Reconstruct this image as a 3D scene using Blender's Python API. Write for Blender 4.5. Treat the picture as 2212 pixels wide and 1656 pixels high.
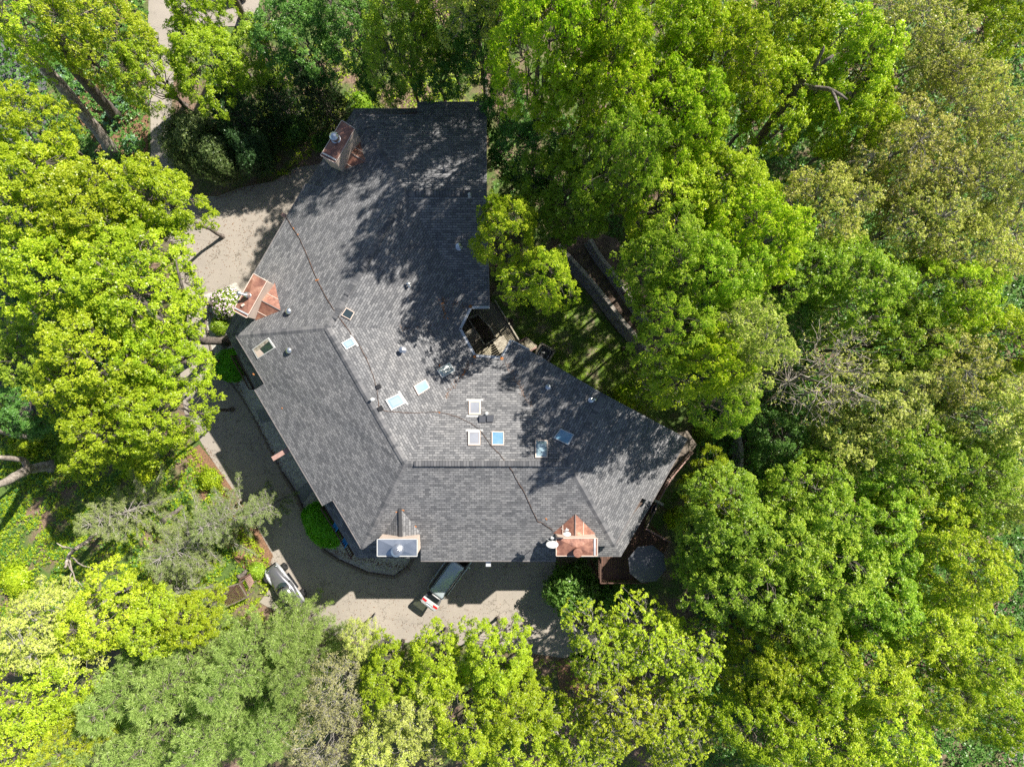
import bpy, math, random
import numpy as np
from mathutils import Vector, Matrix
R_ = math.radians
for o in list(bpy.data.objects):
    bpy.data.objects.remove(o)
sc = bpy.context.scene
COL = sc.collection
# ------------------------------------------------------------------ camera, sky, sun, exposure
H, F = 58.0, 1474.67            # camera height; focal length in units of a 2212 x 1656 plan grid
cam = bpy.data.objects.new('camera', bpy.data.cameras.new('camera'))
cam.data.lens = 24; cam.data.sensor_width = 36
cam.data.clip_start = 0.5; cam.data.clip_end = 800
cam.location = (0, 0, H); cam.rotation_euler = (0, 0, 0)
COL.objects.link(cam); sc.camera = cam
SUN_EL, SUN_AZ = 46.0, math.degrees(math.atan2(0.63, 0.77))   # azimuth from +x, counter-clockwise
world = bpy.data.worlds.new('World'); sc.world = world; world.use_nodes = True
wn = world.node_tree.nodes; wn.clear()
sky = wn.new('ShaderNodeTexSky'); sky.sky_type = 'NISHITA'; sky.sun_disc = False
sky.sun_elevation = R_(SUN_EL); sky.sun_rotation = R_(90 - SUN_AZ)
bg = wn.new('ShaderNodeBackground'); bg.inputs[1].default_value = 0.068
wo = wn.new('ShaderNodeOutputWorld')
world.node_tree.links.new(sky.outputs[0], bg.inputs[0]); world.node_tree.links.new(bg.outputs[0], wo.inputs[0])
sun = bpy.data.objects.new('sun', bpy.data.lights.new('sun', 'SUN'))
sun.data.energy = 5.0; sun.data.angle = R_(0.5); sun.data.color = (1.0, 0.95, 0.87)
sd = Vector((math.cos(R_(SUN_EL)) * math.cos(R_(SUN_AZ)), math.cos(R_(SUN_EL)) * math.sin(R_(SUN_AZ)), math.sin(R_(SUN_EL))))
sun.rotation_euler = sd.to_track_quat('Z', 'Y').to_euler(); sun.location = sd * 80
COL.objects.link(sun)
vs = sc.view_settings; vs.view_transform = 'Standard'; vs.look = 'None'; vs.gamma = 1; vs.exposure = 1.05
vs.use_curve_mapping = False
cy = sc.cycles
cy.max_bounces = 6; cy.diffuse_bounces = 3; cy.glossy_bounces = 3; cy.transmission_bounces = 4
cy.use_denoising = False; cy.sample_clamp_indirect = 3.0; cy.caustics_reflective = False; cy.caustics_refractive = False

def W(px, py, z=0.0):
    k = (H - z) / F
    return Vector(((px - 1106) * k, (828 - py) * k, z))

# ------------------------------------------------------------------ materials
def nmat(name):
    m = bpy.data.materials.new(name); m.use_nodes = True
    nt = m.node_tree; nt.nodes.clear()
    out = nt.nodes.new('ShaderNodeOutputMaterial'); p = nt.nodes.new('ShaderNodeBsdfPrincipled')
    nt.links.new(p.outputs[0], out.inputs[0])
    return m, nt, p, out
def N(nt, t, **kw):
    n = nt.nodes.new(t)
    for k, v in kw.items():
        if k.startswith('i_'):
            n.inputs[int(k[2:])].default_value = v
        else: setattr(n, k, v)
    return n
def ramp(nt, src, stops):
    r = nt.nodes.new('ShaderNodeValToRGB'); e = r.color_ramp.elements
    while len(e) < len(stops): e.new(0.5)
    for i, (p, c) in enumerate(stops):
        e[i].position = p; e[i].color = (*c, 1) if len(c) == 3 else c
    nt.links.new(src, r.inputs[0]); return r
def mixc(nt, a, b, f, mode='MIX'):
    m = nt.nodes.new('ShaderNodeMix'); m.data_type = 'RGBA'; m.blend_type = mode
    for idx, v in ((6, a), (7, b), (0, f)):
        if hasattr(v, 'is_linked') or hasattr(v, 'links'): nt.links.new(v, m.inputs[idx])
        else: m.inputs[idx].default_value = v if idx == 0 else ((*v, 1) if len(v) == 3 else v)
    return m.outputs[2]
def noise(nt, scale, detail=4, rough=.6, vec=None):
    n = N(nt, 'ShaderNodeTexNoise'); n.inputs['Scale'].default_value = scale
    n.inputs['Detail'].default_value = detail; n.inputs['Roughness'].default_value = rough
    if vec is None:
        g = N(nt, 'ShaderNodeNewGeometry'); vec = g.outputs['Position']
    nt.links.new(vec, n.inputs['Vector']); return n.outputs[0]
def bump(nt, p, src, dist, strength=1.0):
    b = N(nt, 'ShaderNodeBump'); b.inputs['Distance'].default_value = dist; b.inputs['Strength'].default_value = strength
    nt.links.new(src, b.inputs['Height']); nt.links.new(b.outputs[0], p.inputs['Normal'])
def simple(name, c, rough=.6, metal=0.0, var=.25, scale=3.0, c2=None, bmp=0.0, coat=0.0):
    m, nt, p, _ = nmat(name)
    c2 = c2 or tuple(x * (1 - var) for x in c)
    n = noise(nt, scale)
    r = ramp(nt, n, [(.35, c2), (.65, c)])
    nt.links.new(r.outputs[0], p.inputs['Base Color'])
    p.inputs['Roughness'].default_value = rough; p.inputs['Metallic'].default_value = metal
    if coat: p.inputs['Coat Weight'].default_value = coat; p.inputs['Coat Roughness'].default_value = .05
    if bmp: bump(nt, p, noise(nt, scale * 12), bmp)
    return m

def shingle_mat(name, cols, mortar, bw=.35, rh=.172):
    m, nt, p, _ = nmat(name)
    uv = N(nt, 'ShaderNodeUVMap')
    # each tab has its own shade: cell noise on snapped coordinates
    def brick(w, h, off, ms):
        b = N(nt, 'ShaderNodeTexBrick', offset=off, squash=1.0)
        b.inputs['Scale'].default_value = 1; b.inputs['Brick Width'].default_value = w
        b.inputs['Row Height'].default_value = h; b.inputs['Mortar Size'].default_value = ms
        b.inputs['Mortar Smooth'].default_value = .3
        b.inputs['Color1'].default_value = (0, 0, 0, 1); b.inputs['Color2'].default_value = (1, 1, 1, 1)
        b.inputs['Mortar'].default_value = (.5, .5, .5, 1)
        nt.links.new(uv.outputs[0], b.inputs['Vector']); return b
    b1 = brick(bw, rh, .37, .014)
    b2 = brick(bw * 2.3, rh, .61, .0)
    r1 = ramp(nt, b1.outputs[0], [(0, cols[0]), (.45, cols[1]), (1, cols[2])])
    c = mixc(nt, r1.outputs[0], ramp(nt, b2.outputs[0], [(0, cols[0]), (1, cols[2])]).outputs[0], .15)
    c = mixc(nt, c, mortar, b1.outputs[1])
    n = ramp(nt, noise(nt, .35, 5, .65), [(.3, (.88, .89, .91)), (.7, (1.08, 1.07, 1.06))])
    c = mixc(nt, c, n.outputs[0], 1.0, 'MULTIPLY')
    g = ramp(nt, noise(nt, 14, 3, .8), [(.25, (.8, .8, .8)), (.75, (1.2, 1.2, 1.2))])
    c = mixc(nt, c, g.outputs[0], 1.0, 'MULTIPLY')
    # rusty / leafy blotches in a few places
    n3 = ramp(nt, noise(nt, 1.1, 6, .7), [(.70, (0, 0, 0)), (.78, (1, 1, 1))])
    c = mixc(nt, c, (.13, .11, .09), mixc(nt, (0, 0, 0), (.55, .55, .55), n3.outputs[0]))
    nt.links.new(c, p.inputs['Base Color']); p.inputs['Roughness'].default_value = .92
    p.inputs['Specular IOR Level'].default_value = .25
    mth = N(nt, 'ShaderNodeMath', operation='SUBTRACT'); nt.links.new(b2.outputs[0], mth.inputs[0]); nt.links.new(b1.outputs[1], mth.inputs[1])
    bump(nt, p, mth.outputs[0], .02, .9)
    return m
M = {}
M['shingle'] = shingle_mat('shingle', [(.10, .101, .105), (.16, .16, .162), (.225, .222, .22)], (.062, .062, .065))
M['ridge'] = shingle_mat('ridge_shingle', [(.075, .077, .082), (.11, .11, .114), (.165, .162, .162)], (.05, .05, .052), .2, 3.0)
M['siding'] = simple('siding', (.34, .25, .18), .8, scale=2)
M['wall'] = simple('brown_siding', (.11, .075, .055), .85, scale=2)
M['beige'] = simple('beige_metal', (.62, .50, .41), .6, scale=1.5, var=.15)
def copper_mat():
    m, nt, p, _ = nmat('weathered_copper')
    r = ramp(nt, noise(nt, 1.6, 6, .7), [(.32, (.11, .05, .04)), (.48, (.24, .11, .075)), (.60, (.33, .165, .11)), (.72, (.42, .30, .22))])
    nt.links.new(r.outputs[0], p.inputs['Base Color']); p.inputs['Metallic'].default_value = .25
    r2_ = ramp(nt, noise(nt, 3, 4), [(.3, (.35,) * 3), (.7, (.6,) * 3)]); nt.links.new(r2_.outputs[0], p.inputs['Roughness'])
    bump(nt, p, noise(nt, 3, 3), .02); return m
M['copper'] = copper_mat()
M['galv'] = simple('galvanised', (.55, .58, .62), .28, .85, scale=1.2, c2=(.38, .42, .47))
M['alum'] = simple('aluminium', (.75, .75, .74), .22, .9, scale=4)
M['white'] = simple('white_metal', (.52, .52, .50), .45, scale=5, var=.1)
M['gutter'] = simple('gutter', (.50, .51, .52), .5, .2, scale=2, var=.3)
M['drip'] = simple('drip_edge', (.20, .18, .17), .6, scale=2, var=.3)
M['seal'] = simple('rust_sealant', (.38, .14, .035), .8, scale=5)
M['black'] = simple('black_plastic', (.02, .02, .022), .5, scale=3)
M['dark'] = simple('dark_rubber', (.018, .018, .018), .8, scale=3)
M['cable'] = simple('cable', (.035, .028, .024), .7, scale=1.6, c2=(.13, .055, .02))
M['wood'] = simple('pale_wood', (.42, .38, .30), .8, scale=5, c2=(.18, .15, .11), bmp=.01)
M['brownwood'] = simple('brown_wood', (.10, .055, .038), .75, scale=4, c2=(.08, .04, .028), bmp=.01)
M['pinkwood'] = simple('stained_beam', (.36, .22, .18), .75, scale=6)
M['oldwood'] = simple('weathered_wood', (.20, .165, .13), .85, scale=6, c2=(.09, .07, .055))
M['stone'] = simple('wall_block', (.42, .39, .37), .9, scale=3, c2=(.26, .24, .23), bmp=.02)
M['capstone'] = simple('cap_stone', (.40, .36, .30), .9, scale=2, c2=(.24, .21, .18), bmp=.02)
M['slab'] = simple('concrete_slab', (.25, .25, .24), .9, scale=3, bmp=.01)
M['soil'] = simple('soil', (.17, .12, .09), .95, scale=1.6, c2=(.07, .05, .035), bmp=.05)
M['terra'] = simple('terracotta', (.35, .14, .08), .8)
M['canvas'] = simple('grey_canvas', (.085, .09, .10), .85, scale=2, var=.12)
M['blue'] = simple('blue_plastic', (.02, .30, .62), .4, var=.1)
M['paint'] = simple('silver_paint', (.46, .52, .54), .25, .25, scale=.6, var=.05, coat=.8)
M['paintlight'] = simple('pale_silver_paint', (.66, .67, .66), .3, .35, scale=.6, var=.05, coat=.8)
M['graphite'] = simple('graphite_paint', (.16, .16, .165), .3, .6, scale=.6, var=.06, coat=.8)
M['roadster'] = simple('roadster_paint', (.16, .16, .17), .25, .45, scale=.6, var=.06, coat=.8)
M['winglight'] = simple('silver_wing_paint', (.50, .50, .51), .25, .4, scale=.6, var=.05, coat=.8)
M['whitepaint'] = simple('white_paint', (.7, .72, .72), .3, .0, scale=.6, var=.04, coat=.6)
M['chrome'] = simple('chrome', (.7, .7, .7), .12, 1.0, var=.05)
M['cardark'] = simple('car_trim', (.012, .013, .015), .35)
M['red'] = simple('red_lamp', (.62, .012, .015), .15, coat=.7)
M['plate'] = simple('number_plate', (.65, .68, .72), .4, var=.05)
M['flower'] = simple('flower', (.72, .55, .66), .7, var=.1)
M['tan'] = simple('tan_leather', (.35, .16, .08), .6)

def glass(name, c, rough=.06, spec=.8, sc_=.6, c2=None):
    m = simple(name, c, rough, 0, scale=sc_, c2=c2, var=.3, coat=1.0)
    return m
M['glass_pale'] = glass('pale_glass', (.28, .38, .42))
M['glass_blue'] = glass('blue_glass', (.10, .23, .34), c2=(.18, .30, .40), sc_=1.5)
M['glass_grey'] = glass('grey_glass', (.27, .28, .31), .2)
M['glass_dark'] = glass('dark_glass', (.03, .045, .05))
M['glass_white'] = glass('white_dome', (.42, .47, .46), .25, c2=(.2, .26, .22), sc_=2)
M['car_glass'] = glass('car_glass', (.01, .012, .014), .03)

def clear_glass():
    m, nt, p, out = nmat('clear_tinted_glass')
    p.inputs['Base Color'].default_value = (.02, .025, .03, 1); p.inputs['Roughness'].default_value = .03
    t = N(nt, 'ShaderNodeBsdfTransparent'); t.inputs[0].default_value = (.45, .5, .42, 1)
    mx = N(nt, 'ShaderNodeMixShader'); mx.inputs[0].default_value = .25
    nt.links.new(t.outputs[0], mx.inputs[1]); nt.links.new(p.outputs[0], mx.inputs[2]); nt.links.new(mx.outputs[0], out.inputs[0])
    return m
M['clear'] = clear_glass()

def drive_mat():
    m, nt, p, _ = nmat('aggregate_concrete')
    a = ramp(nt, noise(nt, 22, 3, .8), [(.3, (.17, .147, .125)), (.5, (.30, .265, .225)), (.72, (.42, .375, .32))])
    b = ramp(nt, noise(nt, .28, 6, .65), [(.3, (.84, .84, .84)), (.7, (1.1, 1.09, 1.06))])
    c = mixc(nt, a.outputs[0], b.outputs[0], 1.0, 'MULTIPLY')
    # hairline cracks
    v = N(nt, 'ShaderNodeTexVoronoi', feature='DISTANCE_TO_EDGE'); v.inputs['Scale'].default_value = .33
    g = N(nt, 'ShaderNodeNewGeometry'); mp = N(nt, 'ShaderNodeVectorMath', operation='ADD')
    nn = N(nt, 'ShaderNodeTexNoise'); nn.inputs['Scale'].default_value = 1.2; nn.inputs['Detail'].default_value = 6
    nt.links.new(g.outputs['Position'], nn.inputs['Vector'])
    sc2 = N(nt, 'ShaderNodeVectorMath', operation='SCALE'); sc2.inputs[3].default_value = 2.2
    nt.links.new(nn.outputs[1], sc2.inputs[0]); nt.links.new(g.outputs['Position'], mp.inputs[0]); nt.links.new(sc2.outputs[0], mp.inputs[1])
    nt.links.new(mp.outputs[0], v.inputs['Vector'])
    ck = ramp(nt, v.outputs[0], [(.0, (.35, .33, .3)), (.012, (1, 1, 1))])
    c = mixc(nt, c, ck.outputs[0], .8, 'MULTIPLY')
    st = ramp(nt, noise(nt, 1.7, 3, .5), [(.62, (1, 1, 1)), (.74, (.6, .58, .55))])
    c = mixc(nt, c, st.outputs[0], .5, 'MULTIPLY')
    nt.links.new(c, p.inputs['Base Color']); p.inputs['Roughness'].default_value = .93
    bump(nt, p, noise(nt, 24, 2), .01)
    return m
M['drive'] = drive_mat()
M['gravel'] = simple('gravel', (.52, .50, .44), .95, scale=6, c2=(.30, .28, .25), bmp=.015)
M['asphalt'] = simple('asphalt', (.13, .13, .135), .95, scale=2, c2=(.09, .09, .095), bmp=.005)

def ground_mat():
    m, nt, p, _ = nmat('woodland_floor')
    lit = ramp(nt, noise(nt, 9, 4, .8), [(.3, (.07, .045, .03)), (.5, (.19, .12, .085)), (.7, (.33, .23, .17))])
    grn = ramp(nt, noise(nt, 7, 4, .8), [(.3, (.03, .06, .012)), (.7, (.12, .19, .03))])
    f = ramp(nt, noise(nt, .22, 7, .68), [(.42, (0, 0, 0)), (.56, (1, 1, 1))])
    c = mixc(nt, lit.outputs[0], grn.outputs[0], f.outputs[0])
    nt.links.new(c, p.inputs['Base Color']); p.inputs['Roughness'].default_value = .95
    bump(nt, p, noise(nt, 8, 4), .08)
    return m
M['ground'] = ground_mat()
def lawn_mat():
    m, nt, p, _ = nmat('thin_lawn')
    lit = ramp(nt, noise(nt, 10, 4, .8), [(.3, (.14, .10, .06)), (.7, (.36, .29, .20))])
    grn = ramp(nt, noise(nt, 9, 4, .8), [(.3, (.04, .08, .012)), (.7, (.13, .21, .03))])
    f = ramp(nt, noise(nt, .5, 6, .7), [(.47, (1, 1, 1)), (.60, (0, 0, 0))])
    c = mixc(nt, lit.outputs[0], grn.outputs[0], f.outputs[0])
    nt.links.new(c, p.inputs['Base Color']); p.inputs['Roughness'].default_value = .95
    bump(nt, p, noise(nt, 12, 4), .05)
    return m
M['lawn'] = lawn_mat()

def plank_mat(name, ca, cb, ang, w=.14):
    m, nt, p, _ = nmat(name)
    g = N(nt, 'ShaderNodeNewGeometry'); mp = N(nt, 'ShaderNodeMapping'); mp.inputs['Rotation'].default_value = (0, 0, R_(-ang))
    nt.links.new(g.outputs['Position'], mp.inputs[0])
    b = N(nt, 'ShaderNodeTexBrick', offset=.4); b.inputs['Scale'].default_value = 1
    b.inputs['Brick Width'].default_value = 2.6; b.inputs['Row Height'].default_value = w; b.inputs['Mortar Size'].default_value = .012
    b.inputs['Color1'].default_value = (*ca, 1); b.inputs['Color2'].default_value = (*cb, 1); b.inputs['Mortar'].default_value = (.006, .005, .004, 1)
    nt.links.new(mp.outputs[0], b.inputs[0])
    n = ramp(nt, noise(nt, 5, 4), [(.3, (.7, .7, .7)), (.7, (1.15, 1.15, 1.15))])
    nt.links.new(mixc(nt, b.outputs[0], n.outputs[0], 1.0, 'MULTIPLY'), p.inputs['Base Color']); p.inputs['Roughness'].default_value = .8
    return m
M['deck_red'] = plank_mat('deck_planks', (.14, .07, .045), (.09, .045, .03), 90)
M['deck_grey'] = plank_mat('courtyard_planks', (.34, .30, .21), (.22, .19, .13), -57)

def leaf_mat(name, c1, c2, trans=.35, hv=.012, spec=.35, tc=None):
    m, nt, p, out = nmat(name)
    a = N(nt, 'ShaderNodeAttribute', attribute_name='tint')
    r = ramp(nt, a.outputs['Fac'], [(0, c1), (1, c2)])
    oi = N(nt, 'ShaderNodeObjectInfo')
    hs = N(nt, 'ShaderNodeHueSaturation'); nt.links.new(r.outputs[0], hs.inputs['Color'])
    mr = N(nt, 'ShaderNodeMapRange'); mr.inputs[3].default_value = .5 - hv; mr.inputs[4].default_value = .5 + hv * .6
    nt.links.new(oi.outputs['Random'], mr.inputs[0]); nt.links.new(mr.outputs[0], hs.inputs['Hue'])
    m2 = N(nt, 'ShaderNodeMath', operation='MULTIPLY'); m2.inputs[1].default_value = 7.31
    fr = N(nt, 'ShaderNodeMath', operation='FRACT'); nt.links.new(oi.outputs['Random'], m2.inputs[0]); nt.links.new(m2.outputs[0], fr.inputs[0])
    mv = N(nt, 'ShaderNodeMapRange'); mv.inputs[3].default_value = .85; mv.inputs[4].default_value = 1.15
    nt.links.new(fr.outputs[0], mv.inputs[0]); nt.links.new(mv.outputs[0], hs.inputs['Value'])
    nt.links.new(hs.outputs[0], p.inputs['Base Color']); p.inputs['Roughness'].default_value = .36
    p.inputs['Specular IOR Level'].default_value = spec
    t = N(nt, 'ShaderNodeBsdfTranslucent')
    tcol = mixc(nt, hs.outputs[0], (.95, 1.4, .35), 1.0, 'MULTIPLY')
    nt.links.new(tcol, t.inputs[0])
    mx = N(nt, 'ShaderNodeMixShader'); mx.inputs[0].default_value = trans
    nt.links.new(p.outputs[0], mx.inputs[1]); nt.links.new(t.outputs[0], mx.inputs[2]); nt.links.new(mx.outputs[0], out.inputs[0])
    return m
L = {}
L['lime'] = leaf_mat('lime_leaf', (.24, .34, .014), (.52, .59, .035), .42)
L['yellow'] = leaf_mat('yellow_leaf', (.28, .37, .02), (.57, .63, .045), .42)
L['green'] = leaf_mat('green_leaf', (.18, .30, .025), (.45, .55, .055), .42)
L['deep'] = leaf_mat('deep_green_leaf', (.07, .19, .03), (.21, .38, .07), .34)
L['olive'] = leaf_mat('olive_leaf', (.33, .37, .07), (.60, .60, .15), .36)
L['pine'] = leaf_mat('pine_needle', (.19, .30, .06), (.42, .53, .15), .32, .01)
L['paleneedle'] = leaf_mat('pale_needle', (.24, .31, .10), (.44, .50, .19), .3, .01)
L['dark'] = leaf_mat('dark_needle', (.022, .07, .022), (.075, .15, .045), .15, .02)
L['yew'] = leaf_mat('yew_leaf', (.06, .13, .03), (.24, .31, .10), .2, .02)
L['bud'] = leaf_mat('budding_leaf', (.29, .28, .11), (.50, .46, .21), .3, .01)
L['golden'] = leaf_mat('golden_leaf', (.37, .36, .06), (.63, .60, .15), .36)
L['box'] = leaf_mat('box_leaf', (.07, .30, .008), (.20, .52, .015), .3, .01)
L['hosta'] = leaf_mat('hosta_leaf', (.09, .20, .10), (.26, .40, .24), .2, .01)
M['bark'] = simple('bark', (.24, .20, .17), .9, scale=5, c2=(.08, .065, .055), bmp=.04)
M['palebark'] = simple('pale_bark', (.46, .40, .34), .9, scale=4, c2=(.22, .18, .15), bmp=.03)
M['greytwig'] = simple('grey_twig', (.34, .31, .28), .9, scale=4, c2=(.18, .165, .15))
M['litter'] = simple('leaf_litter', (.30, .16, .09), .95, scale=8, c2=(.12, .07, .04), bmp=.03)

# ------------------------------------------------------------------ mesh helper
class MB:
    def __init__(s): s.v = []; s.f = []; s.m = []; s.uv = {}
    def add(s, vs, fs, mi=0):
        b = len(s.v); s.v += [tuple(x) for x in vs]
        for f in fs: s.f.append(tuple(b + i for i in f)); s.m.append(mi)
    def box(s, c, size, rz=0.0, mi=0, mat=None):
        x, y, z = size[0] / 2, size[1] / 2, size[2] / 2
        P = [Vector((a * x, b * y, d * z)) for d in (-1, 1) for a, b in ((-1, -1), (1, -1), (1, 1), (-1, 1))]
        m = mat or (Matrix.Translation(Vector(c)) @ Matrix.Rotation(rz, 4, 'Z'))
        s.add([m @ p for p in P], [(3, 2, 1, 0), (4, 5, 6, 7), (0, 1, 5, 4), (1, 2, 6, 5), (2, 3, 7, 6), (3, 0, 4, 7)], mi)
    def bar(s, a, b, w, h, mi=0):
        a = Vector(a); b = Vector(b); d = (b - a)
        if d.length < 1e-5: return
        q = d.to_track_quat('X', 'Z').to_matrix().to_4x4()
        s.box((0, 0, 0), (d.length, w, h), mi=mi, mat=Matrix.Translation((a + b) / 2) @ q)
    def tube(s, pts, rad, n=6, mi=0, cap=True):
        pts = [Vector(p) for p in pts]; rings = []
        prev = None
        for i, p in enumerate(pts):
            d = (pts[min(i + 1, len(pts) - 1)] - pts[max(i - 1, 0)]).normalized()
            if prev is None:
                u = d.orthogonal().normalized()
            else:
                u = (prev - d * prev.dot(d));
                u = u.normalized() if u.length > 1e-6 else d.orthogonal().normalized()
            prev = u; w = d.cross(u); r = rad[i] if hasattr(rad, '__len__') else rad
            rings.append([p + (u * math.cos(2 * math.pi * k / n) + w * math.sin(2 * math.pi * k / n)) * r for k in range(n)])
        vs = [q for r in rings for q in r]; fs = []
        for i in range(len(pts) - 1):
            for k in range(n):
                fs.append((i * n + k, i * n + (k + 1) % n, (i + 1) * n + (k + 1) % n, (i + 1) * n + k))
        if cap: fs.append(tuple(range(n))[::-1]); fs.append(tuple((len(pts) - 1) * n + k for k in range(n)))
        s.add(vs, fs, mi)
    def lathe(s, c, prof, n=16, mi=0):
        c = Vector(c); vs = []; fs = []
        for r, z in prof:
            for k in range(n): vs.append(c + Vector((r * math.cos(2 * math.pi * k / n), r * math.sin(2 * math.pi * k / n), z)))
        for i in range(len(prof) - 1):
            for k in range(n): fs.append((i * n + k, i * n + (k + 1) % n, (i + 1) * n + (k + 1) % n, (i + 1) * n + k))
        fs.append(tuple((len(prof) - 1) * n + k for k in range(n))); fs.append(tuple(range(n))[::-1])
        s.add(vs, fs, mi)
    def prism(s, poly, z0, z1, mi=0):
        n = len(poly); P = [Vector((p[0], p[1], z0)) for p in poly] + [Vector((p[0], p[1], z1)) for p in poly]
        s.add(P, [tuple(range(n))[::-1], tuple(range(n, 2 * n))] + [(i, (i + 1) % n, n + (i + 1) % n, n + i) for i in range(n)], mi)
    def loft(s, rings, mi=0, cap=True, closed=True):
        n = len(rings[0]); vs = [p for r in rings for p in r]; fs = []
        for i in range(len(rings) - 1):
            for k in range(n if closed else n - 1):
                fs.append((i * n + k, i * n + (k + 1) % n, (i + 1) * n + (k + 1) % n, (i + 1) * n + k))
        if cap: fs.append(tuple(range(n))[::-1]); fs.append(tuple((len(rings) - 1) * n + k for k in range(n)))
        s.add(vs, fs, mi)
    def build(s, name, mats, parent=None, smooth=False, bevel=0.0):
        me = bpy.data.meshes.new(name); me.from_pydata(s.v, [], s.f)
        mats = mats if isinstance(mats, (list, tuple)) else [mats]
        for m in mats: me.materials.append(M[m] if isinstance(m, str) else m)
        me.polygons.foreach_set('material_index', s.m)
        if smooth: me.polygons.foreach_set('use_smooth', [True] * len(s.f))
        me.update()
        o = bpy.data.objects.new(name, me); COL.objects.link(o)
        if parent: o.parent = parent; o.matrix_parent_inverse = Matrix.Translation(parent.location).inverted() if parent.rotation_euler.z == 0 else Matrix.Identity(4)
        if bevel:
            b = o.modifiers.new('bevel', 'BEVEL'); b.width = bevel; b.segments = 2; b.limit_method = 'ANGLE'
        return o
def tag(o, label, cat, group=None, kind=None):
    if kind: o['kind'] = kind
    if label: o['label'] = label
    if cat: o['category'] = cat
    if group: o['group'] = group
    return o
def thing(name, label, cat, loc=(0, 0, 0), rz=0.0, group=None):
    o = bpy.data.objects.new(name, None); o.empty_display_size = .3; COL.objects.link(o)
    o.location = loc; o.rotation_euler = (0, 0, rz)
    return tag(o, label, cat, group)
def local(o):            # parts modelled in the thing's own axes
    o.matrix_parent_inverse = Matrix.Identity(4); return o
def clean_normals(o):
    import bmesh
    bm = bmesh.new(); bm.from_mesh(o.data); bmesh.ops.recalc_face_normals(bm, faces=bm.faces); bm.to_mesh(o.data); bm.free(); return o

# ------------------------------------------------------------------ ground, drive, beds
def flat(name, pts, z, mat, label=None, depth=.25):
    mb = MB(); P = [W(x, y) for x, y in pts]; mb.prism(P, z - depth, z)
    o = mb.build(name, mat); clean_normals(o); o['kind'] = 'structure'
    if label: o['label'] = label
    return o
mb = MB(); G = 60; S = 260.0
rg = random.Random(4)
for j in range(G + 1):
    for i in range(G + 1):
        x = (i / G - .5) * S; y = (j / G - .5) * S
        d = max(abs(x) - 50, abs(y) - 40, 0)
        mb.v.append((x, y, -.06 - .02 * d * rg.random()))
for j in range(G):
    for i in range(G):
        a = j * (G + 1) + i; mb.f.append((a, a + 1, a + G + 2, a + G + 1)); mb.m.append(0)
g = mb.build('ground', 'ground', smooth=True); g['kind'] = 'structure'

flat('driveway', [(322, -60), (318, 130), (325, 260), (326, 400), (350, 480), (385, 560), (392, 660), (384, 760), (398, 890), (440, 965), (492, 1045), (540, 1115),
     (572, 1178), (600, 1250), (560, 1300), (640, 1345), (720, 1372), (800, 1392), (900, 1386), (980, 1392), (1060, 1398), (1160, 1412), (1215, 1420), (1290, 1425), (1300, 1380), (1215, 1330), (1195, 1180),
     (1100, 1050), (800, 1000), (640, 700), (700, 500), (705, 352), (640, 362), (590, 392), (520, 405), (470, 424), (420, 424), (378, 385), (368, 260), (378, 130), (410, 60), (560, 55), (560, -60)],
     0.0, 'drive')
flat('road', [(-140, 60), (90, 60), (110, 330), (60, 640), (120, 800), (100, 900), (-60, 920), (-140, 700)], -.02, 'asphalt')
flat('far_path', [(2160, 1570), (2240, 1540), (2260, 1660), (2180, 1640)], -.02, 'drive')
flat('lawn', [(1110, 560), (1200, 550), (1260, 620), (1310, 690), (1385, 780), (1420, 900), (1500, 960), (1560, 1030), (1450, 1110), (1300, 960), (1090, 800), (1060, 640)], 0.0, 'lawn')
bed_out = [(439, 637), (447, 705), (458, 759), (471, 786), (495, 822), (524, 859), (550, 904), (571, 946), (611, 1022), (641, 1067), (664, 1120), (701, 1188), (732, 1209), (794.5, 1236.6), (853, 1245), (883, 1223), (897, 1195)]
bed_in = [(870, 1120), (760, 1100), (640, 900), (560, 760), (560, 690), (510, 610), (470, 628)]
flat('gravel_bed', bed_out + bed_in, .08, 'gravel')
flat('mulch_bed', [(165, 150), (250, 200), (320, 250), (318, 360), (235, 350), (150, 230)], .02, 'litter')
flat('mulch_strip', [(430, 960), (470, 1010), (540, 1110), (590, 1200), (560, 1260), (500, 1200), (440, 1080), (400, 980)], .01, 'litter')
flat('bare_soil', [(1200, 1430), (1310, 1380), (1420, 1470), (1450, 1560), (1330, 1640), (1220, 1560)], .0, 'litter')
for q in ([(553, 886), (583, 882), (590, 908), (565, 912)], [(637, 1063), (668, 1038), (678, 1056), (652, 1090)]):
    mbs = MB(); mbs.prism([W(x, y) for x, y in q], 0, .12)
    tag(clean_normals(mbs.build('paving_slab', 'slab')), 'grey paving slab in the gravel bed ' + ('nearest the upper round bush' if q[0][0] < 600 else 'just above the larger lower round bush'), 'paving slab', 'paving slabs in the gravel bed')
def kerb(pts, name, mat, w, h, label, cat, gap=.04):
    t = thing(name, label, cat, W(*pts[0]))
    P = [W(*p) for p in pts]
    for a, b in zip(P, P[1:]):
        d = (b - a).normalized(); m = MB()
        m.bar(a + d * gap + Vector((0, 0, h / 2 - .04)), b - d * gap * .2 + Vector((0, 0, h / 2 - .04)), w, h + .08)
        if w > .15: m.bar(a + d * gap + Vector((0, 0, h + .05)), b - d * gap + Vector((0, 0, h + .05)), w * .7, .1)
        m.build('timber', mat, t)
    return t
kerb(bed_out[:9], 'timber_edging', 'oldwood', .12, .16, 'dark timber edging between upper gravel bed and driveway', 'edging')
kerb(bed_out[8:], 'timber_edging', 'oldwood', .26, .24, 'thick timber edging curving round the lower gravel bed', 'edging')

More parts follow.
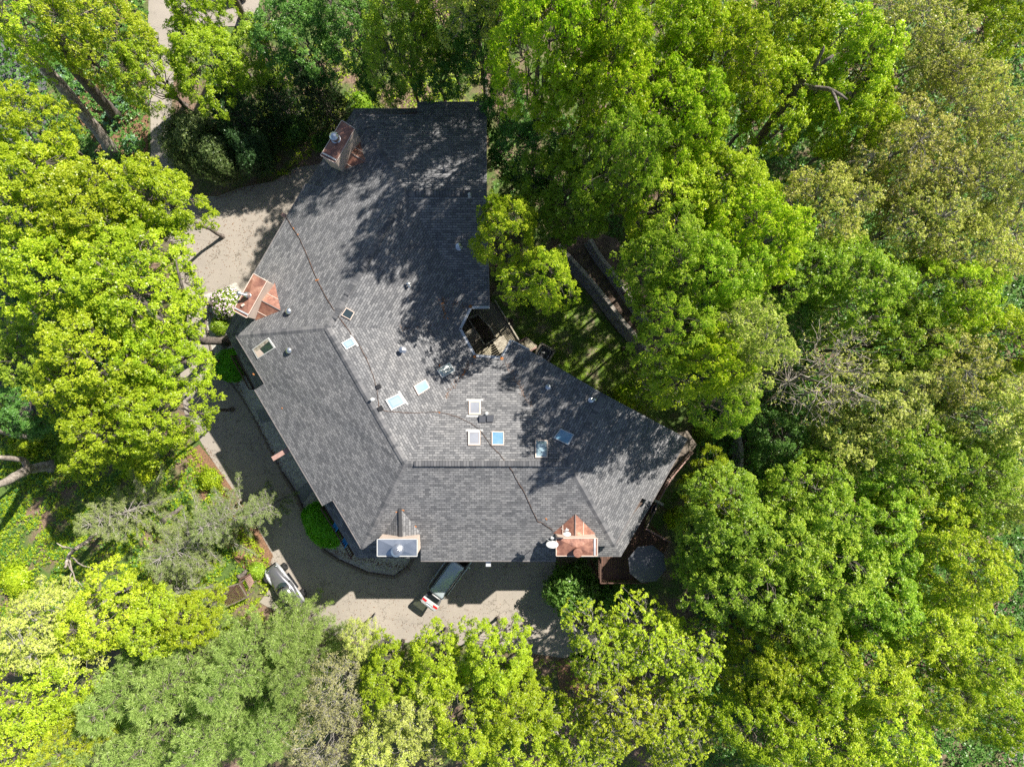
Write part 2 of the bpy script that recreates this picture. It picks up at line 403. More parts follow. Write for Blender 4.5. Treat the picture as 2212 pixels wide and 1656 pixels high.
# ------------------------------------------------------------------ house
ZE, ZI, ZR = 9.0, 8.75, 12.0
CAM = Vector((0, 0, H))
def plane(p1, p2, p3):
    n = (p2 - p1).cross(p3 - p1).normalized()
    if n.z < 0: n = -n
    return (n, n.dot(p1))
def ray(px, py, pl, dz=0.0):
    n, d = pl; d = d + dz * n.z
    dirv = W(px, py, 0) - CAM
    t = (d - n.dot(CAM)) / n.dot(dirv)
    return CAM + dirv * t
rp = {'A': (1051, 417), 'B': (876, 417), 'C': (706, 708), 'D': (875, 1001), 'E': (1228, 1001), 'F': (1305, 851)}
RV = {k: W(*v, ZR) for k, v in rp.items()}
op = {'N1': (1051, 220), 'N2': (901, 221.5), 'L1': (661, 396), 'L2': (545, 596), 'L4': (550, 842), 'L5': (697, 1092), 'S1': (909, 1211.5), 'S2': (1201, 1211.5), 'R1': (1409, 1084), 'R2': (1485, 947)}
ip = {'G': (1106, 735), 'Hh': (1084, 774), 'I': (1025, 770), 'J': (992, 710), 'K': (1016, 662), 'Lr': (1057.5, 661.5)}
V3 = dict(RV); PX = dict(rp)
for k, v in op.items(): V3[k] = W(*v, ZE); PX[k] = v
for k, v in ip.items(): V3[k] = W(*v, ZI); PX[k] = v
PL = {'top': plane(V3['A'], V3['B'], V3['N2']), 'lu': plane(V3['B'], V3['C'], V3['L1']), 'll': plane(V3['C'], V3['D'], V3['L5']),
      'fr': plane(V3['D'], V3['E'], V3['S1']), 'ro': plane(V3['E'], V3['F'], V3['R1']), 'ri': plane(V3['E'], V3['F'], V3['Hh']),
      'fi': plane(V3['D'], V3['E'], V3['I']), 'li': plane(V3['C'], V3['D'], V3['J']), 'ui': plane(V3['B'], V3['C'], V3['K']), 'ti': plane(V3['A'], V3['B'], V3['Lr'])}
prime = {'N2p': ((901, 248), 'top'), 'N3': ((774, 248), 'top'), 'L1p': ((695, 404), 'lu'), 'L2p': ((566, 606), 'lu'), 'L3': ((509, 725), 'lu'), 'L4p': ((571, 828), 'll'),
         'L5p': ((719, 1080), 'll'), 'L6': ((781, 1186), 'll'), 'S1p': ((909, 1183), 'fr'), 'S2p': ((1201, 1179), 'fr'), 'S3': ((1328, 1179), 'fr'), 'R1p': ((1386, 1075), 'ro')}
for k, (p, f) in prime.items(): V3[k] = ray(*p, PL[f]); PX[k] = p
FACES = [('top', 'A N1 N2 N2p N3 B', 'A', 'B'), ('lu', 'B N3 L1p L1 L2 L2p L3 C', 'B', 'C'), ('ll', 'C L3 L4p L4 L5 L5p L6 D', 'C', 'D'),
         ('fr', 'D L6 S1p S1 S2 S2p S3 E', 'D', 'E'), ('ro', 'E S3 R1p R1 R2 F', 'E', 'F'), ('ri', 'F G Hh E', 'E', 'F'),
         ('fi', 'E Hh I D', 'D', 'E'), ('li', 'D I J C', 'C', 'D'), ('ui', 'C J K B', 'B', 'C'), ('ti', 'B K Lr A', 'A', 'B')]
def inside(px, py, poly):
    c = False; n = len(poly)
    for i in range(n):
        x1, y1 = poly[i]; x2, y2 = poly[(i + 1) % n]
        if (y1 > py) != (y2 > py) and px < (x2 - x1) * (py - y1) / (y2 - y1) + x1: c = not c
    return c
def face_at(px, py):
    for f, names, *_ in FACES:
        if inside(px, py, [PX[k] for k in names.split()]): return f
    return min(FACES, key=lambda F_: min((PX[k][0] - px) ** 2 + (PX[k][1] - py) ** 2 for k in F_[1].split()))[0]
def rpt(px, py, dz=0.0, f=None): return ray(px, py, PL[f or face_at(px, py)], dz)

house = thing('house', 'large three-winged house with dark grey shingle roof around a small courtyard', 'house', (0, 0, 0))
def face_uv(me, fi, d, up):
    uvl = me.uv_layers.active or me.uv_layers.new(name='UVMap')
    for li in me.polygons[fi].loop_indices:
        p = me.vertices[me.loops[li].vertex_index].co
        uvl.data[li].uv = (p.dot(d), p.dot(up))
def slope_frame(pl, d):
    n = pl[0]; d = (d - n * d.dot(n)).normalized(); return d, n.cross(d)
keys = []; [keys.append(k) for _, nm, *_ in FACES for k in nm.split() if k not in keys]
mb = MB(); idx = {k: i for i, k in enumerate(keys)}
TH = .24
mb.v = [tuple(V3[k]) for k in keys] + [tuple(V3[k] - Vector((0, 0, TH))) for k in keys]
nK = len(keys); edges = {}
for f, nm, *_ in FACES:
    ii = [idx[k] for k in nm.split()]
    mb.f.append(tuple(ii)); mb.m.append(0)
for f, nm, *_ in FACES:
    ii = [idx[k] for k in nm.split()]
    mb.f.append(tuple(nK + i for i in reversed(ii))); mb.m.append(1)
    for a, b in zip(ii, ii[1:] + ii[:1]): edges[(a, b)] = edges.get((b, a), 0) or 1; edges[(a, b)] = 1
for (a, b) in list(edges):
    if (b, a) not in edges: mb.f.append((a, b, b + nK, a + nK)); mb.m.append(1)
roof = mb.build('roof', ['shingle', 'drip'], house)
for i, (f, nm, r1, r2) in enumerate(FACES):
    d, up = slope_frame(PL[f], (V3[r2] - V3[r1]).normalized()); face_uv(roof.data, i, d, up)
# skirt roofs tucked under the notched corners
def skirt(outer, inner, planes, drop=1.0, label=None):
    m = MB(); n = len(outer) - 1; uvs = []
    for i in range(n):
        pl = PL[planes[i]]
        q = [ray(*outer[i], pl, -drop), ray(*outer[i + 1], pl, -drop), ray(*inner[i + 1], pl, -drop), ray(*inner[i], pl, -drop)]
        m.add(q + [p - Vector((0, 0, .18)) for p in q], [(0, 1, 2, 3), (7, 6, 5, 4), (0, 4, 5, 1), (1, 5, 6, 2), (2, 6, 7, 3), (3, 7, 4, 0)])
        uvs.append(pl)
    o = m.build('lower_roof', 'shingle', house)
    for i, pl in enumerate(uvs):
        d, up = slope_frame(pl, (Vector(m.v[i * 8 + 1]) - Vector(m.v[i * 8])).normalized())
        for k in range(6): face_uv(o.data, i * 6 + k, d, up)
skirt([(903, 234), (766, 234), (664, 397)], [(903, 270), (790, 270), (705, 418)], ['top', 'lu'])
skirt([(552, 590), (487, 717), (551, 838)], [(585, 610), (525, 722), (590, 820)], ['lu', 'll'])
skirt([(700, 1090), (771, 1205), (912, 1205)], [(735, 1070), (800, 1165), (912, 1165)], ['ll', 'fr'])
skirt([(1199, 1203), (1341, 1202), (1409, 1086)], [(1199, 1165), (1320, 1162), (1375, 1062)], ['fr', 'ro'])

# caps on ridges and hips
def capstrip(a, b, name='ridge_cap', w=.20, lift=.045, seg=.21, pa=None, pb=None):
    m = MB(); d = (b - a); n = max(1, int(d.length / seg)); s = d.cross(Vector((0, 0, 1))).normalized()
    pts = []
    for i in range(n + 1):
        c = a + d * (i / n)
        pts.append(c)
    fs_uv = []
    for i in range(n):
        c0, c1 = pts[i], pts[i + 1]; l0 = lift + .012; l1 = lift
        def sidept(c, sg, l):
            q = c + s * w * sg
            return q - Vector((0, 0, w * .42)) + Vector((0, 0, l))
        P = [sidept(c0, -1, l0), c0 + Vector((0, 0, l0)), sidept(c0, 1, l0), sidept(c1, -1, l1), c1 + Vector((0, 0, l1)), sidept(c1, 1, l1)]
        low = [p - Vector((0, 0, .05)) for p in (P[0], P[2], P[3], P[5])]
        m.add(P + low, [(0, 3, 4, 1), (1, 4, 5, 2), (0, 6, 8, 3), (2, 5, 9, 7), (0, 1, 2, 7, 6)])
        fs_uv.append((i, d.length / n))
    o = m.build(name, 'ridge', house); uvl = o.data.uv_layers.new(name='UVMap')
    for p in o.data.polygons:
        i = p.index // 5
        for li in p.loop_indices: uvl.data[li].uv = (.5 + (i * 37 % 11), 1.5 + 3 * (i * 7 % 13))
    return o
for a, b in (('A', 'B'), ('B', 'C'), ('C', 'D'), ('D', 'E'), ('E', 'F')): capstrip(V3[b], V3[a])
for a, b in (('B', 'N3'), ('C', 'L3'), ('D', 'L6'), ('E', 'S3')): capstrip(V3[b], V3[a], 'hip_cap', .22)
def vent_strip(p0, p1, f0, f1):
    a = W(*p0, ZR + .05); b = W(*p1, ZR + .05); m = MB(); m.bar(a, b, .36, .10); m.bar(a + Vector((0, 0, .06)), b + Vector((0, 0, .06)), .26, .04)
    o = m.build('ridge_vent', 'ridge', house); uvl = o.data.uv_layers.new(name='UVMap')
    for li, l in enumerate(o.data.loops): p = o.data.vertices[l.vertex_index].co; uvl.data[li].uv = (p.x, .5)
vent_strip((895, 1001), (1213, 1001), 0, 0); vent_strip((897, 417), (1000, 417), 0, 0)
for (x, y), (x2, y2) in (((762, 613), (748, 637)), ((842, 476), (820, 513)), ((735, 665), (722, 688)), ((800, 551), (786, 575))):
    m = MB(); m.bar(W(x, y, ZR + .05), W(x2, y2, ZR + .05), .30, .07); o = m.build('ridge_vent', 'ridge', house)
    uvl = o.data.uv_layers.new(name='UVMap')

# gutters round the courtyard and drip edges along the eaves
m = MB(); ks = ['Lr', 'K', 'J', 'I', 'Hh', 'G']
for a, b in zip(ks, ks[1:]):
    A_, B_ = V3[a], V3[b]; d = (B_ - A_).normalized(); s = d.cross(Vector((0, 0, 1))) * -.07
    for off, w, h, dz in ((0, .16, .03, .02), (.09, .03, .14, .0)):
        so = d.cross(Vector((0, 0, 1))) * (-(.06 + off))
        m.bar(A_ + so * 1 + Vector((0, 0, dz)), B_ + so + Vector((0, 0, dz)), w, h)
m.bar(V3['G'] + Vector((0, 0, .03)), rpt(1144, 755, .03, 'ri'), .09, .05)
m.build('courtyard_gutter', 'gutter', house)
for k in ('K', 'I', 'Hh'):
    m = MB(); m.lathe(V3[k] + Vector((0, 0, .03)), [(.13, 0), (.12, .03), (.04, .05)], 8); m.build('corner_seal', 'seal', house)
for a, b in (('N1', 'N2'), ('L1', 'L2'), ('L4', 'L5'), ('S1', 'S2'), ('R1', 'R2'), ('N2p', 'N3'), ('L3', 'L4p'), ('L5p', 'L6'), ('Lr', 'A'), ('A', 'N1'), ('S3', 'R1p')):
    m = MB(); m.bar(V3[a] + Vector((0, 0, .012)), V3[b] + Vector((0, 0, .012)), .05, .035); m.build('drip_edge', 'drip', house)

# walls (set in from the eaves) with openings on the outer faces
wall_px = [('N1', 1040, 236), ('N3', 795, 262), ('a', 700, 412), ('L2', 575, 625), ('L3', 530, 722), ('L5', 725, 1060), ('L6', 800, 1160), ('S', 1200, 1160), ('S3', 1318, 1160), ('R', 1385, 1080), ('R2', 1455, 950), ('F', 1300, 868), ('G', 1112, 757), ('H', 1094, 795), ('I', 1015, 790), ('J', 975, 711), ('K', 1005, 648), ('Lr', 1040, 648)]
mb = MB(); P = [W(x, y, 8.0) for _, x, y in wall_px]
mb.prism(P, -.3, 8.78)
clean_normals(mb.build('outer_wall', 'wall', house))
mb = MB()
for (na, nb) in ((3, 4), (4, 5), (6, 7), (2, 3), (0, 1), (9, 10)):
    a, b = P[na].copy(), P[nb].copy(); d = (b - a); Ln = d.length; d.normalize(); out_ = d.cross(Vector((0, 0, 1)))
    cen = (a + b) / 2
    k = max(1, int(Ln / 2.6))
    for i in range(k):
        c = a + d * (Ln * (i + .5) / k)
        for zc in (2.3, 6.2):
            c3 = Vector((c.x, c.y, zc))
            fr = MB()
            for sg in (-1, 1):
                fr.bar(c3 + d * .62 * sg + Vector((0, 0, -.7)), c3 + d * .62 * sg + Vector((0, 0, .7)), .1, .12)
                fr.bar(c3 - d * .67 + Vector((0, 0, .7 * sg)), c3 + d * .67 + Vector((0, 0, .7 * sg)), .14, .1)
            w = fr.build('window', 'white', house)
            pn = MB(); pn.bar(c3 - d * .57, c3 + d * .57, .05, 1.3); pn.build('pane', 'car_glass', w)

# skylights
def skylight(c, frame, glassm, lift=.13, inset=.13, flash=None, f=None, label=None):
    cx = sum(p[0] for p in c) / 4; cyy = sum(p[1] for p in c) / 4; f = f or face_at(cx, cyy)
    top = [rpt(*p, lift, f) for p in c]; ctr = sum(top, Vector()) / 4
    inn = [p.lerp(ctr, inset) for p in top]
    m = MB(); nz = PL[f][0]
    low = [p - nz * (lift + .05) for p in top]; gl = [p - nz * .03 for p in inn]
    m.add(top + inn + low + gl, [(i, (i + 1) % 4, 4 + (i + 1) % 4, 4 + i) for i in range(4)] + [(8 + i, 8 + (i + 1) % 4, (i + 1) % 4, i) for i in range(4)] + [(4 + i, 4 + (i + 1) % 4, 12 + (i + 1) % 4, 12 + i) for i in range(4)])
    o = m.build('skylight', frame, house)
    if label: o['label'] = label
    g_ = MB(); up = .03 if 'white' in glassm or 'pale' in glassm else 0
    gc = sum(gl, Vector()) / 4 + nz * up
    gm = [p.lerp(gc, .35) + nz * up for p in gl]
    g_.add(gl + gm, [(i, (i + 1) % 4, 4 + (i + 1) % 4, 4 + i) for i in range(4)] + [(4, 5, 6, 7)])
    g_.build('pane', glassm, o)
    if flash:
        fm = MB(); e = [(top[1] - top[0]).normalized(), (top[3] - top[0]).normalized()]
        for (ia, ib) in flash:
            a, b = top[ia], top[ib]; d = (b - a).normalized()
            o2 = ((a + b) / 2 - ctr).normalized() * .09
            fm.bar(a - d * .17 + o2 - nz * (lift - .02), b + d * .17 + o2 - nz * (lift - .02), .13, .03)
        fm.build('flashing', 'white', o)
    return o
def r2(x, y): return ((550 + x / 3.68) / 1.1677, (650 + y / 3.68) / 1.1677)
def b3(x, y): return ((1150 + x / 3.634) / 1.1677, (930 + y / 3.634) / 1.1677)
skylight([r2(1190, 462), r2(1268, 507), r2(1228, 578), r2(1143, 533)], 'beige', 'glass_dark')
skylight([r2(1145, 790), r2(1238, 738), r2(1280, 803), r2(1190, 853)], 'white', 'glass_pale', flash=[(1, 2)])
skylight([r2(1553, 1317), r2(1680, 1258), r2(1742, 1347), r2(1610, 1415)], 'white', 'glass_pale', flash=[(1, 2)])
skylight([r2(1815, 1190), r2(1925, 1125), r2(1968, 1205), r2(1860, 1275)], 'beige', 'glass_blue', flash=None)
skylight([r2(2030, 1040), r2(2150, 965), r2(2204, 1048), r2(2080, 1115)], 'white', 'glass_white')
skylight([b3(118, 290), b3(228, 290), b3(228, 415), b3(118, 415)], 'beige', 'glass_grey', flash=[(0, 1), (2, 3)], inset=.22)
skylight([b3(112, 568), b3(223, 568), b3(223, 698), b3(112, 698)], 'beige', 'glass_grey', flash=[(0, 1)], inset=.22)
skylight([b3(328, 572), b3(440, 572), b3(440, 698), b3(328, 698)], 'beige', 'glass_blue')
skylight([b3(728, 650), b3(840, 650), b3(840, 812), b3(728, 812)], 'beige', 'glass_pale')
skylight([b3(958, 545), b3(1085, 600), b3(1030, 698), b3(892, 632)], 'gutter', 'glass_blue')
# big open-well skylight on the left slope
c = [r2(315, 850), r2(465, 740), r2(530, 835), r2(365, 940)]
top = [rpt(*p, .2, 'll') for p in c]; ctr = sum(top, Vector()) / 4; inn = [p.lerp(ctr, .13) for p in top]; nz = PL['ll'][0]
low = [p - nz * .3 for p in top]; gl = [p.lerp(ctr, .10) + Vector((.0, .0, -.75)) for p in inn]
m = MB(); m.add(top + inn + low, [(i, (i + 1) % 4, 4 + (i + 1) % 4, 4 + i) for i in range(4)] + [(8 + i, 8 + (i + 1) % 4, (i + 1) % 4, i) for i in range(4)])
sk = m.build('skylight', 'white', house); sk['label'] = 'large cream-lined skylight near the left corner of the roof'
m = MB(); m.add([p - nz * .02 for p in inn] + [inn[0] + nz * -.05, inn[1] + nz * -.05, inn[2] + nz * -.05, inn[3] + nz * -.05], [(0, 1, 2, 3)]); m.build('pane', 'glass_dark', sk)
d1 = inn[3] - inn[0]; m = MB()
m.add([inn[0] + nz * .012, inn[0].lerp(inn[1], .28) + nz * .012, inn[3].lerp(inn[2], .40) + nz * .012, inn[3] + nz * .012], [(0, 1, 2, 3)]); m.build('well_lining', 'beige', sk)
m = MB(); m.add([inn[0] + nz * .016, inn[1] + nz * .016, inn[1].lerp(inn[2], .25) + nz * .016, inn[0].lerp(inn[3], .45).lerp(inn[1], .12) + nz * .016], [(0, 1, 2, 3)]); m.build('well_shelf', 'wood', sk)

# chimneys
def chimney(cap, zc, wallmat, capmat, saddle, f, flue, label, shingled=False):
    P = [W(*p, zc) for p in cap]; m = MB(); ctr = sum(P, Vector()) / 4
    ins = [p + (ctr - p).normalized() * .05 for p in P]
    m.add([Vector((p.x, p.y, 0.0)) for p in ins] + [p - Vector((0, 0, .02)) for p in ins], [(i, (i + 1) % 4, 4 + (i + 1) % 4, 4 + i) for i in range(4)])
    ch = clean_normals(m.build('chimney', wallmat, house)); ch['label'] = label
    # seams on the long wall
    sm = MB(); a, b = (P[1], P[2]) if (P[2] - P[1]).length > (P[1] - P[0]).length else (P[0], P[1])
    k = int((b - a).length / .32); on = ((a + b) / 2 - ctr).normalized()
    for i in range(1, k):
        q = a.lerp(b, i / k) - on * .035; sm.bar(Vector((q.x, q.y, 7.5)), Vector((q.x, q.y, zc - .1)), .02, .02)
    sm.build('seam', 'drip', ch)
    m = MB(); apex = ctr + Vector((0, 0, .16))
    m.add(P + [p - Vector((0, 0, .12)) for p in P] + [apex], [(i, (i + 1) % 4, 8) for i in range(4)] + [(4 + i, 4 + (i + 1) % 4, (i + 1) % 4, i) for i in range(4)] + [(7, 6, 5, 4)])
    clean_normals(m.build('cap', capmat, ch))
    e = MB()
    for i in range(4): e.bar(P[i] + Vector((0, 0, .02)), P[(i + 1) % 4] + Vector((0, 0, .02)), .045, .05)
    e.build('cap_rim', 'beige' if capmat != 'galv' else 'white', ch)
    if saddle:
        base = [ray(*saddle[0], PL[f], .01)] + [ray(*p, PL[f], .01) for p in saddle[1:]]
        # saddle[0] = apex on the roof; saddle[1], saddle[2] = the corners against the chimney; crest rises to the chimney wall
        mid = (base[1] + base[2]) / 2; mid = Vector((mid.x, mid.y, base[0].z + .02))
        s = MB(); s.add([base[0], base[1], mid, base[2]], [(0, 1, 2), (0, 2, 3)])
        so = s.build('saddle', 'shingle' if shingled else 'copper', ch)
        uvl = so.data.uv_layers.new(name='UVMap')
        for li, l in enumerate(so.data.loops): q = so.data.vertices[l.vertex_index].co; uvl.data[li].uv = (q.y, q.x)
        r = MB(); r.bar(base[0] + Vector((0, 0, .03)), mid + Vector((0, 0, .03)), .22 if shingled else .05, .05); ro = r.build('saddle_seam', 'ridge' if shingled else 'drip', ch)
        if not shingled:
            r = MB()
            for t in (.3, .78):
                q0 = base[1].lerp(base[2], t if t < .5 else t); ed = base[1] if t < .5 else base[2]
                u = abs(t - .5) * 2
                onedge = base[0].lerp(ed, u); q0 = mid.lerp(ed, u)
                r.bar(onedge + Vector((0, 0, .02)), q0 + Vector((0, 0, .02)), .04, .03)
            r.build('saddle_flashing', 'beige', ch)
    if flue:
        x, y, r_, h_, mt = flue; c0 = W(x, y, zc + .05)
        m = MB(); m.lathe(c0, [(r_ * 1.25, 0), (r_ * 1.2, .08), (r_, .1), (r_, h_), (r_ * 1.12, h_), (r_ * 1.12, h_ + .14), (r_ * .7, h_ + .22), (.02, h_ + .26)], 20); m.build('flue', mt, ch, smooth=False)
    return ch
def r1(x, y): return ((700 + x / 3.68) / 1.1677, (200 + y / 3.68) / 1.1677)
def r4(x, y): return ((550 + x / 3.68) / 1.1677, (1050 + y / 3.68) / 1.1677)
def q4(x, y): return ((1340 + x / 6.345) / 1.1677, (1280 + y / 6.345) / 1.1677)
c1 = chimney([r1(597, 383), r1(720, 460), r1(540, 780), r1(400, 708)], 12.0, 'beige', 'copper', [r1(825, 770), r1(760, 545), r1(590, 850)], 'lu', (*r1(545, 558), .27, .5, 'alum'), 'upper-left chimney with mottled copper cap and a domed steel flue')
m = MB(); m.bar(W(*r1(418, 684), 12.07), W(*r1(545, 750), 12.07), .1, .04); m.build('cap_strip', 'white', c1)
c2 = chimney([r2(330, 147), r2(455, 218), r2(268, 557), r2(142, 490)], 11.4, 'beige', 'copper', [r2(582, 490), r2(528, 232), r2(345, 583)], 'lu', (*r2(285, 350), .17, .35, 'alum'), 'left chimney with brown copper cap and a bent steel pipe')
m = MB(); c0 = W(*r2(285, 350), 11.8); m.tube([c0, c0 + Vector((-.05, 0, .25)), c0 + Vector((-.45, .1, .4))], .1, 10); m.lathe(c0 + Vector((-.5, .1, .3)), [(.14, 0), (.14, .22), (.05, .26)], 12); m.build('pipe_elbow', 'alum', c2)
m = MB(); m.box(W(*r2(232, 440), 11.55), (.22, .14, .14), R_(35)); m.build('cap_bracket', 'beige', c2)
m = MB(); m.bar(W(*r2(155, 465), 11.48), W(*r2(282, 530), 11.48), .1, .03); m.build('cap_strip', 'gutter', c2)
c3 = chimney([r4(1478, 1137), r4(1848, 1137), r4(1848, 1295), r4(1478, 1295)], 11.5, 'beige', 'galv', [r4(1690, 850), r4(1890, 1090), r4(1540, 1090)], 'fr', (*r4(1668, 1235), .34, .4, 'alum'), 'front chimney with pale galvanised pyramid cap and broad round flue', True)
c4 = chimney([q4(400, 483), q4(1060, 485), q4(1060, 768), q4(400, 768)], 11.3, 'beige', 'copper', [q4(705, 100), q4(1030, 420), q4(350, 410)], 'fr', None, 'front right chimney with rust-brown copper cap between two satellite dishes')
m = MB(); m.lathe(W(*q4(735, 690), 11.3), [(.29, 0), (.29, .5), (.31, .5), (.31, .58), (.05, .6)], 20); m.build('flue', 'copper', c4)
m = MB(); m.bar(W(*q4(1018, 495), 11.36), W(*q4(1018, 760), 11.36), .14, .03); m.build('cap_strip', 'gutter', c4)

# vents and pipes
def dome_vent(px, py, r=.24):
    c0 = rpt(px, py, 0); m = MB(); m.lathe(c0 - Vector((0, 0, .05)), [(r * .8, 0), (r * .8, .22), (r, .24), (r, .3), (r * .85, .38), (r * .45, .44), (.02, .46)], 20)
    m.build('dome_vent', 'alum', house, smooth=True)
dome_vent(*r2(665, 497)); dome_vent(*r2(668, 860))
def pipe(px, py, r=.06, h=.45, mat='white', cap=True):
    c0 = rpt(px, py, 0); m = MB(); m.lathe(c0 - Vector((0, 0, .05)), [(r * 2.2, 0), (r * 2, .07), (r, .1), (r, h), (r * .7, h), (r * .7, h - .15)], 12)
    if cap:
        m.lathe(c0 + Vector((0, 0, h + .02)), [(r * 1.7, 0), (r * 1.7, .06), (r * .5, .12)], 12)
    m.build('vent_pipe', mat, house)
pipe(*r2(1718, 858), .12, .5, 'alum'); pipe(*r2(1765, 240), .06, .3, 'alum'); pipe(*r2(1775, 262), .05, .3, 'alum'); pipe(991.6, 534, .12, .35, 'alum')
pipe(1014.8, 422.6, .07, .3); pipe(1276, 864, .09, .4, 'alum'); pipe(1285, 862, .05, .3, 'alum'); pipe(1184, 836, .1, .35, 'galv'); pipe(1051, 893, .06, .3); pipe(805, 862.6, .06, .35)
def boxvent(px, py, s=.4, rz=0):
    c0 = rpt(px, py, 0); m = MB(); m.box(c0 + Vector((0, 0, .09)), (s, s, .2), rz); m.box(c0 + Vector((0, 0, .2)), (s * 1.12, s * 1.12, .05), rz); m.box(c0 + Vector((0, 0, .0)), (s * 1.3, s * 1.3, .04), rz)
    m.build('box_vent', 'black' if s < .35 else 'graphite', house)
boxvent(1042.5, 904.6); boxvent(1058.8, 903.4); boxvent(817.8, 834.8, .24, R_(20)); boxvent(822, 882, .26, R_(25))
m = MB()
rs = random.Random(9)
for (x, y) in [r2(2055, 1000), r2(2055, 1435), r2(595, 1395), r2(925, 205), r1(150, 1390), r1(190, 1440), b3(80, 32), b3(60, 55), r4(1658, 885), r4(1715, 868), r4(1830, 1015), (1180, 1120), (958, 670), (966, 686), (955, 655), (962, 677), r2(330, 1080), r2(1115, 500)]:
    q = rpt(x, y, .015); m.box(q, (.28 * rs.random() + .08, .08, .02), rs.random() * 3)
m.build('rust_patch', 'seal', house)
# fallen twigs on the left slope
rs = random.Random(3)
# outrigger beams under the eaves
def beam(a, b, w, h, z, mat):
    m = MB(); m.bar(W(*a, z), W(*b, z), w, h); m.build('outrigger_beam', mat, house, bevel=.01)
beam(r4(509, 393), r4(680, 290), .34, .24, 8.2, 'pinkwood'); beam((609, 463), (640, 478), .28, .2, 8.5, 'pinkwood'); beam((1055, 1222), (1055, 1180), .36, .3, 8.5, 'gutter')
for x in (918, 1033): beam((x, 214), (x, 240), .12, .3, 8.4, 'wood')

# balconies behind the round bushes
def railing(pts, z, mat, parent, name='railing', step=.16, h=.95, r=.022, top=.06):
    m = MB(); P = [W(x, y, z) for x, y in pts]
    for a, b in zip(P, P[1:]):
        up = Vector((0, 0, h)); m.bar(a + up, b + up, top * 1.5, top); m.bar(a + Vector((0, 0, .12)), b + Vector((0, 0, .12)), top, top)
        n = max(2, int((b - a).length / step))
        for i in range(n + 1):
            q = a.lerp(b, i / n); rr = .05 if i in (0, n) else r; m.bar(q, q + up, rr * 2, rr * 2)
    return m.build(name, mat, parent)
for pts, inner in (([r4(985, 838), r4(1120, 1050), r4(1255, 1278)], [(800, 1170), (725, 1060)]), ([r2(165, 915), r2(330, 1215)], [(600, 830), (540, 740)])):
    z = 5.0; m = MB(); m.prism([W(x, y, z) for x, y in pts] + [W(x, y, z) for x, y in inner], z - .2, z)
    b = clean_normals(m.build('balcony', 'oldwood', house)); railing(pts, z, 'brownwood', b, h=.9)
def chair(px, py, z, rz, label):
    t = thing('patio_chair', label, 'chair', W(px, py, z), rz, 'blue chairs on the balcony')
    m = MB(); m.box((0, 0, .42), (.5, .5, .05)); local(m.build('seat', 'blue', t))
    m = MB(); m.box((-.24, 0, .72), (.05, .5, .6)); local(m.build('backrest', 'blue', t))
    for x in (-.2, .2):
        for y in (-.2, .2):
            m = MB(); m.box((x, y, .2), (.04, .04, .4)); local(m.build('leg', 'black', t))
chair(*r4(1112, 1002), 5.0, R_(150), 'bright blue chair behind the balcony rail, the upper of two'); chair(*r4(1192, 1152), 5.0, R_(150), 'bright blue chair behind the balcony rail, the lower of two')

# courtyard decking, stairs and rails
def q5(x, y): return ((1160 + x / 4.88) / 1.1677, (760 + y / 4.88) / 1.1677)
zd = 4.6
t = thing('courtyard_deck', 'weathered timber deck with steps wrapped round the courtyard opening', 'deck', W(1050, 715, zd))
outer = [(985, 630), (1070, 655), (1121, 738), (1105, 800), (1000, 800), (960, 712)]
hole = [q5(110, 220), q5(310, 545), q5(450, 462), q5(380, 330), q5(230, 175)]
m = MB(); O_ = [W(*p, zd) for p in outer]; Hh = [W(*p, zd) for p in hole]
pairs = [(0, 0), (1, 4), (2, 3), (3, 2), (4, 1), (5, 0)]
def ringface(m, oi, oj, hi, hj):
    pts = [O_[oi], O_[oj], Hh[hj]] + ([Hh[hi]] if hi != hj else [])
    n = len(pts); m.add(pts + [p - Vector((0, 0, .15)) for p in pts], [tuple(range(n)), tuple(range(n, 2 * n))[::-1]] + [(i, (i + 1) % n, n + (i + 1) % n, n + i) for i in range(n)])
for k in range(6):
    a = pairs[k]; b = pairs[(k + 1) % 6]; ringface(m, a[0], b[0], a[1], b[1])
clean_normals(m.build('decking', 'deck_grey', t))
railing([hole[4], hole[0], hole[1], hole[2], hole[3], hole[4]], zd, 'wood', t, h=.9)
railing([(1070, 652), (1121, 736)], zd, 'wood', t, h=1.0, step=.12)
def steps(p0, p1, wpx, n, z0, z1, nm='stair'):
    a = W(*p0, z0); b = W(*p1, z1); d = (b - a); hd = Vector((d.x, d.y, 0)).normalized(); s = hd.cross(Vector((0, 0, 1)))
    for i in range(n):
        c = a.lerp(b, (i + .5) / n); m = MB(); m.box(c, (d.length / n * .72, wpx, .06), math.atan2(hd.y, hd.x)); m.build('tread', 'wood', t)
steps(q5(95, 360), q5(200, 525), .95, 8, 5.6, 4.75); steps(q5(470, 455), q5(560, 600), .95, 7, 4.75, 5.5)
flat('courtyard_floor', [(1005, 660), (1110, 690), (1100, 770), (1030, 780)], .02, 'soil')
t2 = thing('landing_deck', 'small weathered plank landing between courtyard and square basin', 'deck', W(1140, 745, 3.2))
m = MB(); m.prism([W(*p, 3.2) for p in (q5(705, 490), q5(830, 440), q5(950, 545), q5(860, 610))], 3.05, 3.2); clean_normals(m.build('decking', 'deck_grey', t2))
m = MB(); m.bar(W(*q5(718, 500), 3.3), W(*q5(825, 442), 3.3), .12, .15); m.bar(W(*q5(870, 610), 3.3), W(*q5(942, 562), 3.3), .14, .15); m.build('edge_board', 'pinkwood', t2)
for p in (q5(715, 500), q5(830, 450), q5(940, 550)):
    m = MB(); m.bar(W(*p, 3.0) * 1.0, Vector((W(*p, 3.2).x, W(*p, 3.2).y, 0)), .12, .12); m.build('post', 'oldwood', t2)
